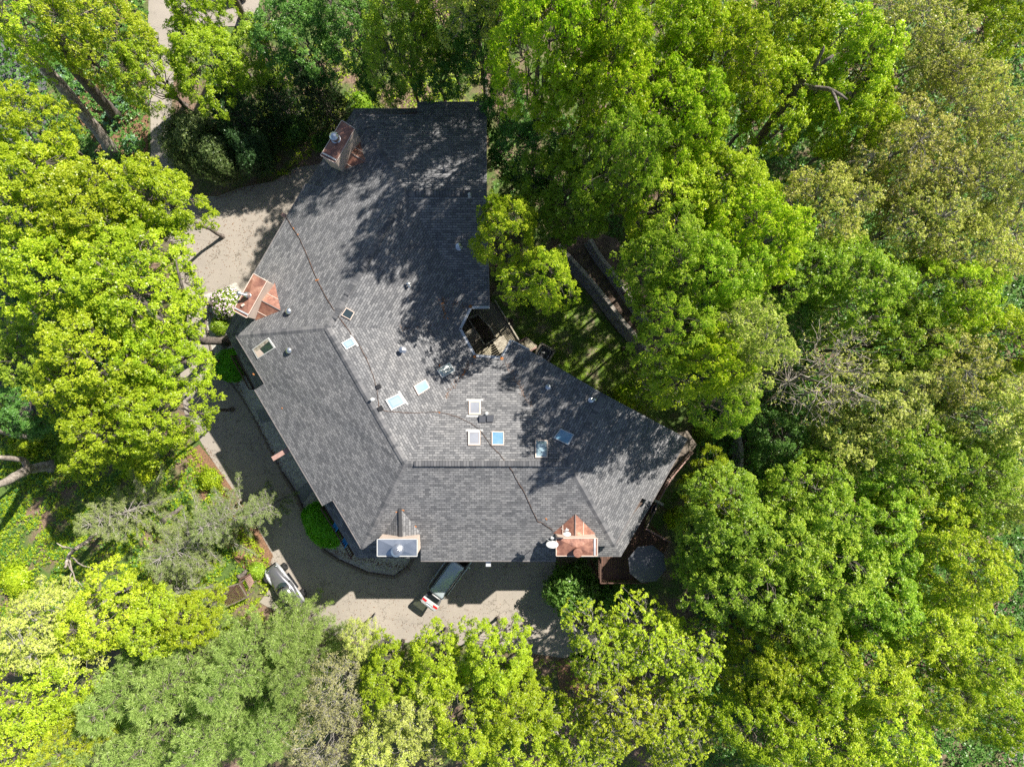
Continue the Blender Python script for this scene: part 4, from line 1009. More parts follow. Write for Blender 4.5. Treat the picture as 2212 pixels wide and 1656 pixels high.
def tubes_np(segs, name, mat, n=4):
    """segs: list of (p0, p1, r0, r1); simple prisms"""
    A = np.array([s[0] for s in segs]); B = np.array([s[1] for s in segs]); r0 = np.array([s[2] for s in segs])[:, None]; r1 = np.array([s[3] for s in segs])[:, None]
    d = unit(B - A); up = np.where(np.abs(d[:, 2:3]) > .9, np.array([[1., 0, 0]]), np.array([[0, 0, 1.]])); u = unit(np.cross(d, up)); w = np.cross(d, u)
    V = []
    for k in range(n):
        a = 2 * math.pi * k / n; o = u * math.cos(a) + w * math.sin(a); V.append(A + o * r0)
    for k in range(n):
        a = 2 * math.pi * k / n; o = u * math.cos(a) + w * math.sin(a); V.append(B + o * r1)
    V = np.stack(V, 1).reshape(-1, 3); m = len(segs); base = (np.arange(m) * 2 * n)[:, None, None]
    q = np.array([[k, (k + 1) % n, n + (k + 1) % n, n + k] for k in range(n)])[None]
    Fx = (base + q).reshape(-1); nf = m * n
    me = bpy.data.meshes.new(name); me.vertices.add(len(V)); me.vertices.foreach_set('co', V.astype(np.float32).ravel())
    me.loops.add(nf * 4); me.loops.foreach_set('vertex_index', Fx.astype(np.int32)); me.polygons.add(nf); me.polygons.foreach_set('loop_start', np.arange(0, nf * 4, 4, dtype=np.int32))
    me.polygons.foreach_set('use_smooth', np.ones(nf, bool))
    me.materials.append(M[mat]); me.update(calc_edges=True); return me
def bent(rng, p0, p1, r0, r1, k=3, wob=.08, sag=.0):
    out = []; d = p1 - p0; L_ = np.linalg.norm(d); pts = [p0]
    for i in range(1, k):
        t = i / k; pts.append(p0 + d * t + rng.normal(size=3) * L_ * wob + np.array([0, 0, sag * L_ * 4 * t * (1 - t)]))
    pts.append(p1)
    for i in range(k): out.append((pts[i], pts[i + 1], r0 + (r1 - r0) * i / k, r0 + (r1 - r0) * (i + 1) / k))
    return out
def skeleton(rng, tips, cen, trunk_r, zfork, n1=9, n2=45, twig=.018, tr=None):
    segs = []; top = np.array([rng.uniform(-.3, .3), rng.uniform(-.3, .3), zfork])
    segs += bent(rng, np.array([0, 0, -.3]), top, trunk_r * 1.15, trunk_r * .8, 5, .012)
    segs.append((np.array([0, 0, -.3]), np.array([0, 0, .7]), trunk_r * 1.9, trunk_r * 1.15))
    i1 = rng.choice(len(tips), n1, replace=False); E1 = cen + (tips[i1] - cen) * .5; E1[:, 2] = E1[:, 2] * .75 + cen[2] * .25
    i2 = rng.choice(len(tips), n2, replace=False); E2 = cen + (tips[i2] - cen) * .78
    for e in E1: segs += bent(rng, top + np.array([0, 0, rng.uniform(-1.5, .3)]), e, trunk_r * .5, trunk_r * .26, 4, .06)
    a2 = np.argmin(((E2[:, None] - E1[None]) ** 2).sum(2), 1)
    for j, e in enumerate(E2): segs += bent(rng, E1[a2[j]], e, trunk_r * .2, trunk_r * .1, 3, .08)
    a3 = np.argmin(((tips[:, None] - E2[None]) ** 2).sum(2), 1)
    for j, e in enumerate(tips): segs += bent(rng, E2[a3[j]], e, trunk_r * .075 + .01, twig, 2, .1)
    return segs
PROTO = {}
def broadleaf(key, seed, leaf, bark='bark', R0=5.0, ht=18.0, z0=8.0, npuff=370, ros=17, per=6, ln=.165, wd=.12, pr=(.32, .78), sparse=0.0, flat_=.62, twigs=0, low=-.2, lobes=.16, rmin=.62, tuft=False):
    rng = np.random.default_rng(seed)
    tips, cen = crown_surface(rng, npuff, R0, z0, ht, low, lobes, rmin)
    segs = skeleton(rng, tips, cen, .26 * ht / 18, z0 * .95, twig=.016)
    outd = unit(tips - cen)
    C = []; Nn = []; T0 = []
    for j in range(len(tips)):
        r = rng.uniform(*pr); k = int(ros * (r / ((pr[0] + pr[1]) / 2)) ** 2 * (1 - sparse * rng.random()))
        d = unit(rng.normal(size=(k, 3)) + outd[j] * .55 + np.array([0, 0, .75]))
        rr = r * rng.uniform(.35, 1.0, (k, 1)) ** .5
        p = tips[j] + d * rr * np.array([1, 1, flat_]); C.append(p)
        Nn.append(unit(d * .6 + np.array([0, 0, .75]) + rng.normal(size=(k, 3)) * .28))
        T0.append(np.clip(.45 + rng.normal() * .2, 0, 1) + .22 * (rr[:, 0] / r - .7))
        if twigs:
            for q in rng.choice(k, min(k, twigs), replace=False): segs += bent(rng, tips[j], p[q], .02, .010, 2, .14)
    C = np.concatenate(C); Nn = np.concatenate(Nn); T0 = np.concatenate(T0)
    cm = rosettes(rng, C, Nn, per, ln, wd, L[leaf], 'crown', T0)
    PROTO.setdefault(key, []).append((cm, tubes_np(segs, 'trunk', bark), R0, ht, .5 * (z0 + ht) + (ht - z0) * .12))
def conifer(key, seed, leaf, R0=4.2, ht=16, z0=2.5, whorls=13, per_w=8, bark='bark', tl=.33, tw=.035, dens=1.0, nper=12, droop=-.05, tw2=.0, open_=0.0):
    rng = np.random.default_rng(seed); segs = bent(rng, np.array([0, 0, -.3]), np.array([0, 0, ht * .97]), .3, .04, 6, .004); C = []; Nn = []; T0 = []
    for wv in range(whorls):
        f = wv / (whorls - 1); z = z0 + (ht - .6 - z0) * f; Rw = R0 * (1 - f) ** .62 * rng.uniform(.88, 1.1) + .35
        for b in range(per_w):
            a = 2 * math.pi * (b + rng.uniform(-.35, .35)) / per_w + wv * .7; Lb = Rw * rng.uniform(.7, 1.12)
            if rng.random() < open_: continue
            dirv = np.array([math.cos(a), math.sin(a), droop + .32 * f + rng.uniform(-.05, .12)])
            p0 = np.array([0, 0, z]); p1 = p0 + dirv * Lb; segs += bent(rng, p0, p1, .06 * (1 - f) + .025, .015, 3, .03)
            side = np.array([-math.sin(a), math.cos(a), 0]); k = int(Lb * 9 * dens) + 3
            ts = rng.uniform(.25, 1.02, k) ** .8
            for t in ts:
                wdt = .46 * (1 - abs(t - .55) * 1.1) * min(1.0, Lb / 2.0) + .10
                s = rng.uniform(-1, 1) * wdt
                q = p0 + dirv * Lb * t + side * s + np.array([0, 0, rng.uniform(-.04, .14)])
                C.append(q); Nn.append(unit(dirv * .8 + np.array([0, 0, .9]) + side * s * .8)); T0.append(.35 + .4 * t + rng.normal() * .12)
                if tw2 and rng.random() < tw2: segs.append((p0 + dirv * Lb * (t - .12), q, .016, .009))
    C = np.array(C); Nn = np.array(Nn); T0 = np.array(T0)
    n = len(C); Cn = np.repeat(C, nper, 0); NN = np.repeat(Nn, nper, 0); t0 = np.repeat(T0, nper)
    A = unit(NN * .75 + rng.normal(size=Cn.shape) * .62); P = Cn + rng.normal(size=Cn.shape) * .05
    me = leaf_mesh('crown', P, A, unit(rng.normal(size=Cn.shape) + np.array([0, 0, .8])), tl * rng.uniform(.7, 1.2, len(Cn)), tw, t0 + rng.normal(size=len(Cn)) * .12, L[leaf], .0)
    PROTO.setdefault(key, []).append((me, tubes_np(segs, 'trunk', bark), R0, ht, z0 + (ht - z0) * .45))
def bush(key, seed, leaf, R0=1.3, ht=2.2, n=2600, per=5, ln=.11, wd=.075, rough=.08, flowers=False, lump=0.0):
    rng = np.random.default_rng(seed); d = unit(rng.normal(size=(n, 3))); d[:, 2] = np.abs(d[:, 2]) * 1.1 - .12; d = unit(d)
    ph = rng.uniform(0, 6, 3); lf = 1 + lump * (np.sin(5 * d[:, 0] + ph[0]) * np.sin(5 * d[:, 1] + ph[1]) + .6 * np.sin(9 * d[:, 2] + 7 * d[:, 0] + ph[2]))
    rr = (1 - rough * rng.random((n, 1)) ** .7 * 2) * lf[:, None]
    C = d * rr * np.array([R0, R0, ht * .62]) + np.array([0, 0, ht * .38]); Nn = unit(d + rng.normal(size=d.shape) * .3)
    me = rosettes(rng, C, Nn, per, ln, wd, L[leaf], 'foliage', .5 + rng.normal(size=n) * .18)
    segs = []
    for k in range(22):
        e = d[k] * np.array([R0, R0, ht * .55]) * .8 + np.array([0, 0, ht * .38]); segs += bent(rng, np.array([rng.uniform(-.1, .1), rng.uniform(-.1, .1), 0]), e, .035, .012, 2, .05)
    fm = None
    if flowers:
        k = 900; i = rng.choice(n, k); fm = rosettes(rng, C[i] + Nn[i] * .05, Nn[i], 5, .09, .08, M['flower'], 'blossom', np.ones(k) * .5)
    PROTO.setdefault(key, []).append((me, tubes_np(segs, 'stem', 'bark'), R0, ht, ht * .4, fm))

broadleaf('lime', 1, 'lime'); broadleaf('lime', 2, 'lime', lobes=.24); broadleaf('lime', 3, 'lime', lobes=.2, npuff=420)
broadleaf('yellow', 4, 'yellow', ros=14, twigs=1); broadleaf('yellow', 5, 'yellow', ros=14, lobes=.22, twigs=1)
broadleaf('green', 6, 'green', ln=.15, wd=.11, ros=18); broadleaf('green', 7, 'green', ln=.15, wd=.11, ros=18, lobes=.22)
broadleaf('deep', 8, 'deep', ln=.155, wd=.11, ros=18); broadleaf('deep', 9, 'deep', ln=.155, wd=.11, ros=18, lobes=.24)
broadleaf('olive', 10, 'olive', 'greytwig', npuff=420, ros=14, per=7, ln=.14, wd=.10, pr=(.4, .8), twigs=3, rmin=.4)
broadleaf('olive', 11, 'olive', 'greytwig', npuff=420, ros=14, per=7, ln=.14, wd=.10, pr=(.4, .8), twigs=3, rmin=.4, lobes=.24)
broadleaf('golden', 15, 'golden', 'greytwig', npuff=420, ros=11, per=7, ln=.13, wd=.09, pr=(.35, .75), twigs=5, rmin=.35)
broadleaf('golden', 16, 'golden', 'greytwig', npuff=420, ros=11, per=7, ln=.13, wd=.09, pr=(.35, .75), twigs=5, rmin=.35, lobes=.25)
broadleaf('tuft', 12, 'yellow', 'greytwig', npuff=380, ros=5, per=14, ln=.17, wd=.12, pr=(.35, .75), twigs=4, rmin=.35)
broadleaf('bud', 13, 'bud', 'greytwig', npuff=300, ros=14, per=5, ln=.11, wd=.08, pr=(.4, .8), twigs=4, rmin=.4)
broadleaf('bare', 14, 'olive', 'palebark', npuff=260, ros=3, per=4, ln=.11, wd=.08, pr=(.5, .9), twigs=3, rmin=.3)
conifer('pine', 20, 'pine'); conifer('pine', 21, 'pine', R0=4.6, whorls=14)
conifer('sparsepine', 22, 'paleneedle', bark='greytwig', R0=4.6, ht=14, whorls=9, per_w=8, dens=1.5, nper=15, tl=.17, tw=.03, tw2=.8, open_=.15)
conifer('dark', 23, 'dark', R0=3.2, ht=10, whorls=15, per_w=10, tl=.18, tw=.05, z0=1.0); conifer('dark', 24, 'dark', R0=3.4, ht=9, whorls=14, per_w=10, tl=.18, tw=.05, z0=.6)
bush('yew', 25, 'yew', R0=3.0, ht=6, n=9000, per=6, ln=.15, wd=.07, rough=.18, lump=.16); bush('yewdark', 26, 'dark', R0=3.0, ht=6, n=9000, per=6, ln=.15, wd=.08, rough=.18, lump=.16)
bush('box', 27, 'box', n=6200, ln=.10, wd=.06, rough=.13, lump=.05); bush('flower', 28, 'green', R0=1.2, ht=1.8, n=2200, rough=.15, flowers=True, lump=.08)
bush('shrub', 29, 'green', R0=1.0, ht=1.3, n=1300, ln=.13, wd=.09, rough=.25, lump=.16); bush('shrub', 30, 'lime', R0=1.0, ht=1.2, n=1200, ln=.13, wd=.09, rough=.25, lump=.18)
bush('shrubdeep', 31, 'deep', R0=1.6, ht=2.6, n=3600, ln=.14, wd=.10, rough=.25, lump=.16)

rt = random.Random(11); cnt = {}
NAME = {'lime': 'maple_tree', 'yellow': 'broadleaf_tree', 'green': 'broadleaf_tree', 'deep': 'broadleaf_tree', 'olive': 'oak_tree', 'golden': 'oak_tree', 'tuft': 'oak_tree', 'bud': 'budding_tree', 'bare': 'bare_tree', 'pine': 'pine_tree', 'sparsepine': 'pine_tree', 'dark': 'spruce_tree', 'yew': 'yew', 'yewdark': 'yew', 'box': 'round_bush', 'flower': 'flowering_shrub', 'shrub': 'shrub', 'shrubdeep': 'shrub'}
CAT = {'yew': 'yew', 'yewdark': 'yew', 'box': 'bush', 'flower': 'shrub', 'shrub': 'shrub', 'shrubdeep': 'shrub'}
GRP = {'golden': 'golden olive oaks', 'lime': 'lime green maples', 'yellow': 'yellow green woodland trees', 'green': 'mid green woodland trees', 'deep': 'deep green woodland trees', 'olive': 'olive yellow oaks', 'tuft': 'tufted yellow oaks', 'pine': 'soft needled pines', 'sparsepine': 'thin grey branched pines', 'dark': 'dark spruces', 'shrub': 'low shrubs', 'shrubdeep': 'low shrubs'}
def plant(kind, px, py, rpx, h, label, sx=1.0, rz=None, base=0.0, basepx=None):
    var = PROTO[kind]; i = cnt.get(kind, 0); cnt[kind] = i + 1; p = var[i % len(var)]
    sz = h / p[3]; zc = p[4] * sz + base; s = rpx * (H - zc) / F / p[2]
    loc = W(px, py, zc); loc.z = base
    t = thing(NAME[kind], label, CAT.get(kind, 'tree'), loc, rt.uniform(0, 6.28) if rz is None else rz, GRP.get(kind))
    t.scale = (s * sx, s, sz)
    tr = bpy.data.objects.new('trunk' if p[1].name.startswith('trunk') else 'stem', p[1]); cr = bpy.data.objects.new('crown' if p[0].name.startswith('crown') else 'foliage', p[0])
    parts = [tr, cr]
    if len(p) > 5 and p[5]: parts.append(bpy.data.objects.new('blossom', p[5]))
    for o in parts: COL.objects.link(o); o.parent = t
    if basepx is not None:            # leaning trunk: shear is avoided by tilting the whole tree
        b = W(*basepx, 0); top = W(px, py, zc); v = top - b; t.location = b
        t.rotation_mode = 'QUATERNION'; t.rotation_quaternion = v.to_track_quat('Z', 'Y') @ Matrix.Rotation(rt.uniform(0, 6), 4, 'Z').to_quaternion()
    return t
TREES = [
# left maple mass
('lime', 283, 610, 132, 17, 'big lime green maple whose crown hangs over the left driveway beside the left chimney'),
('lime', 185, 450, 125, 17, 'lime green maple crown just left of the dark yews and above the big driveway maple'),
('lime', 322, 430, 85, 15, 'lime green maple reaching its bough tip toward the shaded driveway under the yews'),
('lime', 55, 430, 125, 18, 'lime green maple at the left edge below the pale leaning trunk'),
('lime', 110, 580, 120, 17, 'lime green maple left of the driveway maple, with a brown dead cluster beside it'),
('lime', 200, 770, 125, 17, 'lime green maple directly below the driveway maple on the left'),
('lime', 340, 768, 84, 15, 'lime green maple hanging over the driveway beside the leaning house-side trunk shadow'),
('lime', 335, 900, 86, 16, 'bright maple crown at the driveway edge left of the upper gravel bed'),
('lime', 215, 935, 85, 15, 'yellowish maple crown above the thin grey pine on the left'),
('lime', 45, 270, 80, 17, 'lime green crown at the left edge above the dark neighbouring roof shadow'),
# top left
('yellow', 190, 48, 92, 17, 'yellow green tree in the upper left corner right of the pale leaning trunk'),
('yellow', 60, 30, 95, 18, 'yellow green tree filling the extreme upper left corner'),
('yellow', 312, 150, 68, 13, 'yellow green tree standing over the upper driveway lane left of the dark yews'),
('lime', 442, 128, 88, 12, 'mid lime maple at top between the driveway lane and the dark spruces'),
('green', 560, 110, 75, 11, 'green maple at the top just right of the white car'),
('lime', 420, 20, 55, 13, 'small lime maple at the top edge left of the dark trunk'),
('yew', 432, 315, 70, 6.5, 'pale tipped yew standing at the driveway bend upper left'),
('yew', 480, 345, 55, 6, 'round yew between the pale tipped yew and the bluish spruce'),
('yewdark', 548, 330, 52, 6, 'dark bluish evergreen above the shaded driveway left of the upper chimney'),
('dark', 510, 250, 75, 9, 'dark spruce above the yews at the driveway bend'),
('dark', 600, 215, 60, 8, 'dark spruce left of the upper-left chimney'),
('dark', 690, 210, 62, 12, 'grey green spruce just above the upper-left chimney'),
('deep', 640, 60, 95, 14, 'deep green tree at the top centre left'),
('deep', 745, 30, 85, 15, 'deep green tree at the top edge above the bare soil patch'),
('deep', 820, 160, 55, 9, 'small deep green tree above the notched top edge of the roof'),
('green', 855, 70, 85, 19, 'mid green tree at top centre above the roof'),
('deep', 940, 120, 80, 13, 'deep green tree just above the top gable corner of the roof'),
('green', 960, 20, 85, 16, 'green tree at the top edge over the top roof gable'),
('deep', 1035, 70, 70, 17, 'deep green tree beside the bright top centre maples'),
('deep', 1090, 225, 65, 11, 'low deep green tree just outside the top right roof corner'),
# top right bright
('lime', 1175, 85, 125, 28, 'bright lime tree in top centre, the tallest edge beside the deep green trees'),
('lime', 1300, 60, 105, 28, 'bright lime tree at the top edge right of centre'),
('lime', 1310, 185, 105, 26, 'bright lime tree two crowns above the overhanging maple bough'),
('lime', 1450, 250, 110, 23, 'bright lime tree in the wood right of the top roof gable'),
('lime', 1440, 90, 110, 23, 'bright lime tree at the top beside a dark diagonal limb'),
('lime', 1560, 130, 110, 22, 'lime crown at the top right of the dark diagonal limb'),
('yellow', 1500, 270, 85, 17, 'yellowish crown above the dark hollow in the right wood'),
('lime', 1700, 60, 110, 18, 'lime crown at the top edge right of centre beside bare grey limbs'),
('lime', 1690, 190, 100, 17, 'lime crown surrounding the forked grey limbs upper right'),
('lime', 1830, 140, 115, 18, 'lime crown just left of the olive oak in the upper right'),
('golden', 1985, 80, 120, 18, 'yellow olive oak with fine grey twigs near the upper right corner'),
('lime', 2120, 60, 90, 16, 'green crown in the upper right corner'),
('lime', 1860, 270, 90, 16, 'lime crown between the upper right oak and the golden oak below it'),
('golden', 1960, 330, 115, 18, 'golden olive oak with branching grey limbs in the upper right'),
('golden', 2100, 230, 100, 18, 'golden olive oak beside the right edge, upper one'),
('golden', 2150, 380, 110, 18, 'golden olive oak at the right edge below the upper edge oak'),
('golden', 1800, 440, 95, 17, 'olive oak just left of the golden oak with grey limbs'),
('golden', 1990, 470, 105, 17, 'olive oak below the golden oak with branching limbs'),
('golden', 2120, 530, 100, 17, 'olive oak at the right edge midway down'),
('yellow', 2060, 640, 95, 17, 'yellow green tree inward of the right edge midway down'),
# wood continuing past the top edge, whose shade reaches the roof
('olive', 1015, -130, 125, 27, 'tall olive tree just beyond the top edge above the roof'),
('olive', 1180, -120, 125, 27, 'tall olive tree beyond the top edge, right of the first'),
('yellow', 1330, -140, 125, 25, 'tall yellow green tree beyond the top edge, farthest right'),
# middle right
('deep', 1150, 320, 85, 12, 'deep green tree against the right side of the upper roof wing'),
('green', 1230, 410, 100, 17, 'mid green tree right of the overhanging bright bough'),
('deep', 1160, 430, 60, 10, 'low deep green tree between the upper roof wing and the bright bough'),
('green', 1330, 330, 95, 25, 'mid green tree above the curved block walls'),
('yellow', 1098, 505, 74, 20, 'bright yellow green bough overhanging the right roof edge above the courtyard'),
('yellow', 1172, 600, 70, 20, 'bright yellow green crown over the small lawn beside the courtyard'),
('yellow', 1068, 462, 34, 19, 'small bright yellow green bough tip lying over the right edge of the upper roof wing'),
('yellow', 1440, 420, 110, 17, 'bright crown in the wood directly right of the mid green tree by the wall'),
('lime', 1560, 400, 105, 17, 'lime crown in the right wood, up and right of the block walls'),
('lime', 1640, 520, 105, 21, 'lime crown left of the pale leaved tree in the right wood'),
('green', 1440, 560, 95, 22, 'green tree behind the upper curved block wall'),
('green', 1540, 600, 100, 22, 'green tree one crown right of the upper curved block wall'),
('green', 1455, 720, 85, 23, 'green tree right of the lower end of the curved block walls'),
('olive', 1600, 740, 100, 24, 'olive tree left of the bare branched tree in the right wood'),
('lime', 1520, 790, 85, 24, 'lime tree right of the dry end of the small lawn'),
('tuft', 1430, 830, 68, 12, 'small olive tree over the dry lawn by the right wing'),
('green', 1570, 880, 62, 18, 'fresh green tree over the short wall right of the roof tip'),
('green', 1740, 590, 95, 16, 'fresh green tree above the bare branched tree'),
('green', 1860, 620, 105, 17, 'blue green leaved tree up and right of the bare branched tree'),
('green', 1960, 740, 95, 16, 'green tree right of the bare branched tree'),
('deep', 1700, 690, 70, 12, 'deep green tree under the bare branched tree'),
('bare', 1790, 800, 125, 18, 'nearly leafless tree with pale spreading limbs in the right wood'),
('olive', 1915, 850, 110, 16, 'budding olive tree just right of the nearly leafless tree'),
('golden', 2060, 800, 110, 17, 'olive tree in the right wood below the golden oaks'),
('yellow', 2170, 740, 95, 17, 'yellow green tree at the right edge at mid height'),
('olive', 2160, 900, 105, 17, 'olive tree at the right edge just below mid height'),
('olive', 1830, 960, 85, 14, 'small budding tree below the nearly leafless tree'),
('deep', 1700, 960, 75, 11, 'deep green tree in shade below the nearly leafless tree'),
('green', 1960, 990, 105, 16, 'green tree below the budding olive tree in the right wood'),
('green', 2090, 1030, 105, 16, 'pale green tree inward of the right edge below middle'),
('olive', 2180, 1080, 80, 16, 'olive tree at the right edge below middle'),
# lower right
('lime', 1545, 1062, 66, 11, 'lime tree hugging the right gable end of the house'),
('green', 1580, 1130, 105, 15, 'dense green tree just right of the parasol deck, upper crown'),
('green', 1535, 1205, 76, 13, 'dense green tree touching the grey parasol'),
('green', 1690, 1160, 110, 16, 'dense green tree one crown right of the parasol deck'),
('green', 1620, 1260, 105, 15, 'dense green tree down and right of the parasol'),
('green', 1770, 1090, 95, 16, 'dense green tree above the broad green group at lower right'),
('green', 1800, 1220, 115, 16, 'dense green tree central in the broad group at lower right'),
('green', 1730, 1330, 100, 15, 'dense green tree at the lower side of the broad green group'),
('green', 1890, 1130, 100, 16, 'dense green tree on the right side of the broad green group'),
('green', 1900, 1290, 100, 15, 'dense green tree at the right end of the broad green group'),
('yellow', 2010, 1130, 100, 16, 'yellow green tree right of the broad green group'),
('yellow', 2080, 1230, 100, 16, 'yellow green tree left of the pale path at the right edge'),
('yellow', 2000, 1340, 105, 15, 'yellow green tree below the broad green group toward the right'),
('yellow', 2130, 1420, 90, 15, 'yellow green tree below the pale path at the right edge'),
('lime', 1660, 1440, 85, 14, 'lime tree right of the tufted oaks at the bottom'),
('lime', 1770, 1450, 95, 15, 'lime tree below the broad green group'),
('yellow', 1890, 1450, 105, 15, 'yellow green tree near the bottom between lime tree and right edge'),
('lime', 1660, 1570, 95, 15, 'lime tree at the bottom edge right of the tufted oaks'),
('yellow', 1790, 1590, 100, 15, 'yellow green tree at the bottom edge, third crown left of the far path'),
('yellow', 1920, 1590, 100, 15, 'yellow green tree at the bottom edge left of the far path'),
('yellow', 2030, 1500, 80, 14, 'yellow green tree just above the far path in the lower right corner'),
('lime', 2170, 1560, 60, 12, 'small lime tree at the lower right corner'),
# bottom centre
('tuft', 1300, 1402, 84, 13, 'tufted yellow oak left of the pair below the parasol deck'),
('tuft', 1408, 1388, 88, 13, 'tufted yellow oak directly below the grey parasol'),
('tuft', 1490, 1420, 85, 13, 'tufted yellow oak nearest the lime trees at lower right'),
('tuft', 1340, 1540, 95, 13, 'tufted yellow oak low over the brown litter near the bottom'),
('tuft', 1460, 1580, 95, 13, 'tufted yellow oak at the bottom edge beside the lime trees'),
('tuft', 1260, 1620, 80, 12, 'tufted yellow oak at the bottom edge left of the others'),
('shrubdeep', 1235, 1270, 62, 4.5, 'glossy green shrub in shade left of the parasol deck'),
('shrubdeep', 1330, 1290, 48, 3.5, 'green shrub below the parasol deck railing'),
('lime', 1070, 1432, 80, 12, 'bright lime maple jutting into the front driveway'),
('lime', 1110, 1530, 85, 12, 'bright lime maple below the one jutting into the front driveway'),
('lime', 940, 1450, 75, 11, 'lime tree below the raised van tailgate'),
('yellow', 1010, 1560, 90, 12, 'yellowish tree at the bottom centre'),
('olive', 900, 1540, 90, 11, 'pale olive sapling group tree at the bottom left of centre'),
('lime', 835, 1470, 72, 10, 'light green tree at the lower driveway edge right of the pines'),
('olive', 775, 1385, 42, 8, 'thin sapling leaning over the driveway edge beside the pines'),
('yellow', 1130, 1630, 75, 12, 'yellow green tree at the bottom edge below the driveway maples'),
('olive', 820, 1630, 75, 11, 'pale tree at the bottom edge right of the greyish budding trees'),
('bud', 720, 1500, 75, 11, 'greyish budding tree between pine and light green tree'),
('bud', 690, 1610, 80, 11, 'greyish budding tree at the bottom edge right of the pines'),
# pines
('pine', 632, 1372, 76, 9, 'soft pine beside the silver roadster'),
('pine', 655, 1440, 85, 12, 'soft pine below the roadster pine, right side of the grove'),
('pine', 520, 1440, 100, 14, 'soft pine left of centre in the pine grove'),
('pine', 600, 1550, 100, 13, 'soft pine at the bottom right of the pine grove'),
('pine', 400, 1450, 105, 15, 'soft pine in the middle of the grove'),
('pine', 470, 1570, 105, 14, 'soft pine at the bottom middle of the grove'),
('pine', 300, 1470, 100, 15, 'soft pine at the upper left of the grove'),
('pine', 330, 1590, 110, 15, 'soft pine at the bottom left of the grove'),
('pine', 215, 1560, 85, 15, 'soft pine next to the yellow trees in the lower left corner'),
('yellow', 75, 1500, 95, 15, 'vivid yellow tree above the lower left corner'),
('yellow', 60, 1620, 90, 15, 'vivid yellow tree in the lower left corner'),
('yellow', 150, 1600, 60, 14, 'vivid yellow tree pressed against the left side of the pine grove'),
# lower left
('olive', 90, 1370, 100, 14, 'light green twiggy tree at the left edge above the yellow trees'),
('yellow', 220, 1330, 95, 13, 'yellow green tree left of the lattice, above the left side of the pine grove'),
('yellow', 330, 1350, 75, 12, 'yellow green tree above the middle of the pine grove'),
('lime', 400, 1340, 60, 11, 'lime tree between lattice and pine grove'),
('sparsepine', 260, 1110, 80, 12, 'thin pine with bare grey branches in the left clearing'),
('sparsepine', 400, 1180, 100, 12, 'largest thin grey pine left of the driveway'),
('sparsepine', 480, 1120, 75, 11, 'thin pine beside the driveway edge mulch strip'),
('sparsepine', 565, 1100, 48, 10, 'pine bough hanging over the shaded driveway'),
('sparsepine', 370, 1290, 70, 9, 'thin grey pine above the lattice at lower left'),
('deep', 70, 880, 70, 10, 'low deep green tree at the left edge below the maples'),
('green', 50, 770, 70, 11, 'green tree at the left edge beside the grey road'),
]
for k_, x_, y_, r_, h_, l_ in TREES: plant(k_, x_, y_, r_, h_, l_)
plant('box', 501, 789, 37, 2.4, 'round bright green bush against the left roof corner, the smaller of two', sx=1.0)
b_ = plant('box', 697, 1133, 37, 2.6, 'large oval bright green bush beside the balcony, the bigger of two', rz=R_(-57)); b_.scale = (b_.scale[1] * 1.5, b_.scale[1], b_.scale[2])
plant('flower', 492, 655, 36, 2.2, 'shrub smothered in pale pink blossom below the left chimney')
for i_, (k_, x_, y_, r_, h_, l_) in enumerate([
 ('shrub', 475, 705, 20, 1.2, 'small green shrub between blossom shrub and leaning trunk'),
 ('shrub', 55, 960, 34, 1.5, 'low shrub at the left edge below the maples'),
 ('shrub', 150, 985, 30, 1.4, 'low shrub in the left clearing beside the forked pale trunk'),
 ('shrub', 455, 1035, 26, 1.2, 'low shrub on the mulch at the driveway edge left'),
 ('shrub', 555, 1232, 20, .9, 'low yellowish shrub right behind the bench and roadster nose'),
 ('shrub', 35, 1250, 36, 1.4, 'low shrub at the left edge of the grassy clearing'),
 ('shrub', 780, 225, 24, 1.5, 'bright shrub touching the top left roof corner'),
 ('shrub', 1350, 860, 30, 1.4, 'low shrub at the dry lawn end near the right wing'),
 ('shrub', 1520, 935, 24, 1.3, 'low shrub beside the right roof tip'),
 ('shrub', 1460, 1120, 26, 1.3, 'low shrub in the shade by the walkway'),
 ('shrubdeep', 700, 310, 24, 1.6, 'dark shrub below the upper-left chimney'),
 ('shrubdeep', 640, 280, 34, 2.2, 'dark shrub in shade left of the upper-left chimney'),
 ('shrub', 500, 180, 40, 2, 'shaded shrub under the top spruces'),
 ('shrub', 300, 1010, 36, 1.5, 'shrub in the clearing above the thin pine')]):
    plant(k_, x_, y_, r_, h_, l_)
# hosta-like perennials in the upper left mulch bed
def hosta(px, py, r, label):
    rng = np.random.default_rng(int(px)); n = 46; a = rng.uniform(0, 6.28, n); rr = rng.uniform(.1, 1, n) ** .6 * r
    P = np.stack([np.cos(a) * rr * .6, np.sin(a) * rr * .6, .12 + (r - rr) * .5], 1); A = np.stack([np.cos(a), np.sin(a), np.full(n, .05)], 1)
    me = leaf_mesh('foliage', P, A, np.tile([0, 0, 1.], (n, 1)) + rng.normal(size=(n, 3)) * .2, .42, .30, rng.random(n), L['hosta'], .08)
    t = thing('hosta_plant', label, 'plant', W(px, py), 0, 'hostas in the mulch bed'); o = bpy.data.objects.new('foliage', me); COL.objects.link(o); o.parent = t
hosta(243, 262, 1.15, 'largest blue green hosta at the foot of the leaning trunks'); hosta(262, 228, .75, 'blue green hosta just above the largest one'); hosta(137, 160, .6, 'upper blue green hosta left of the darker trunk'); hosta(168, 192, .6, 'blue green hosta between the pale trunk and darker trunk'); hosta(285, 310, .8, 'bronze toned hosta near the driveway wall')
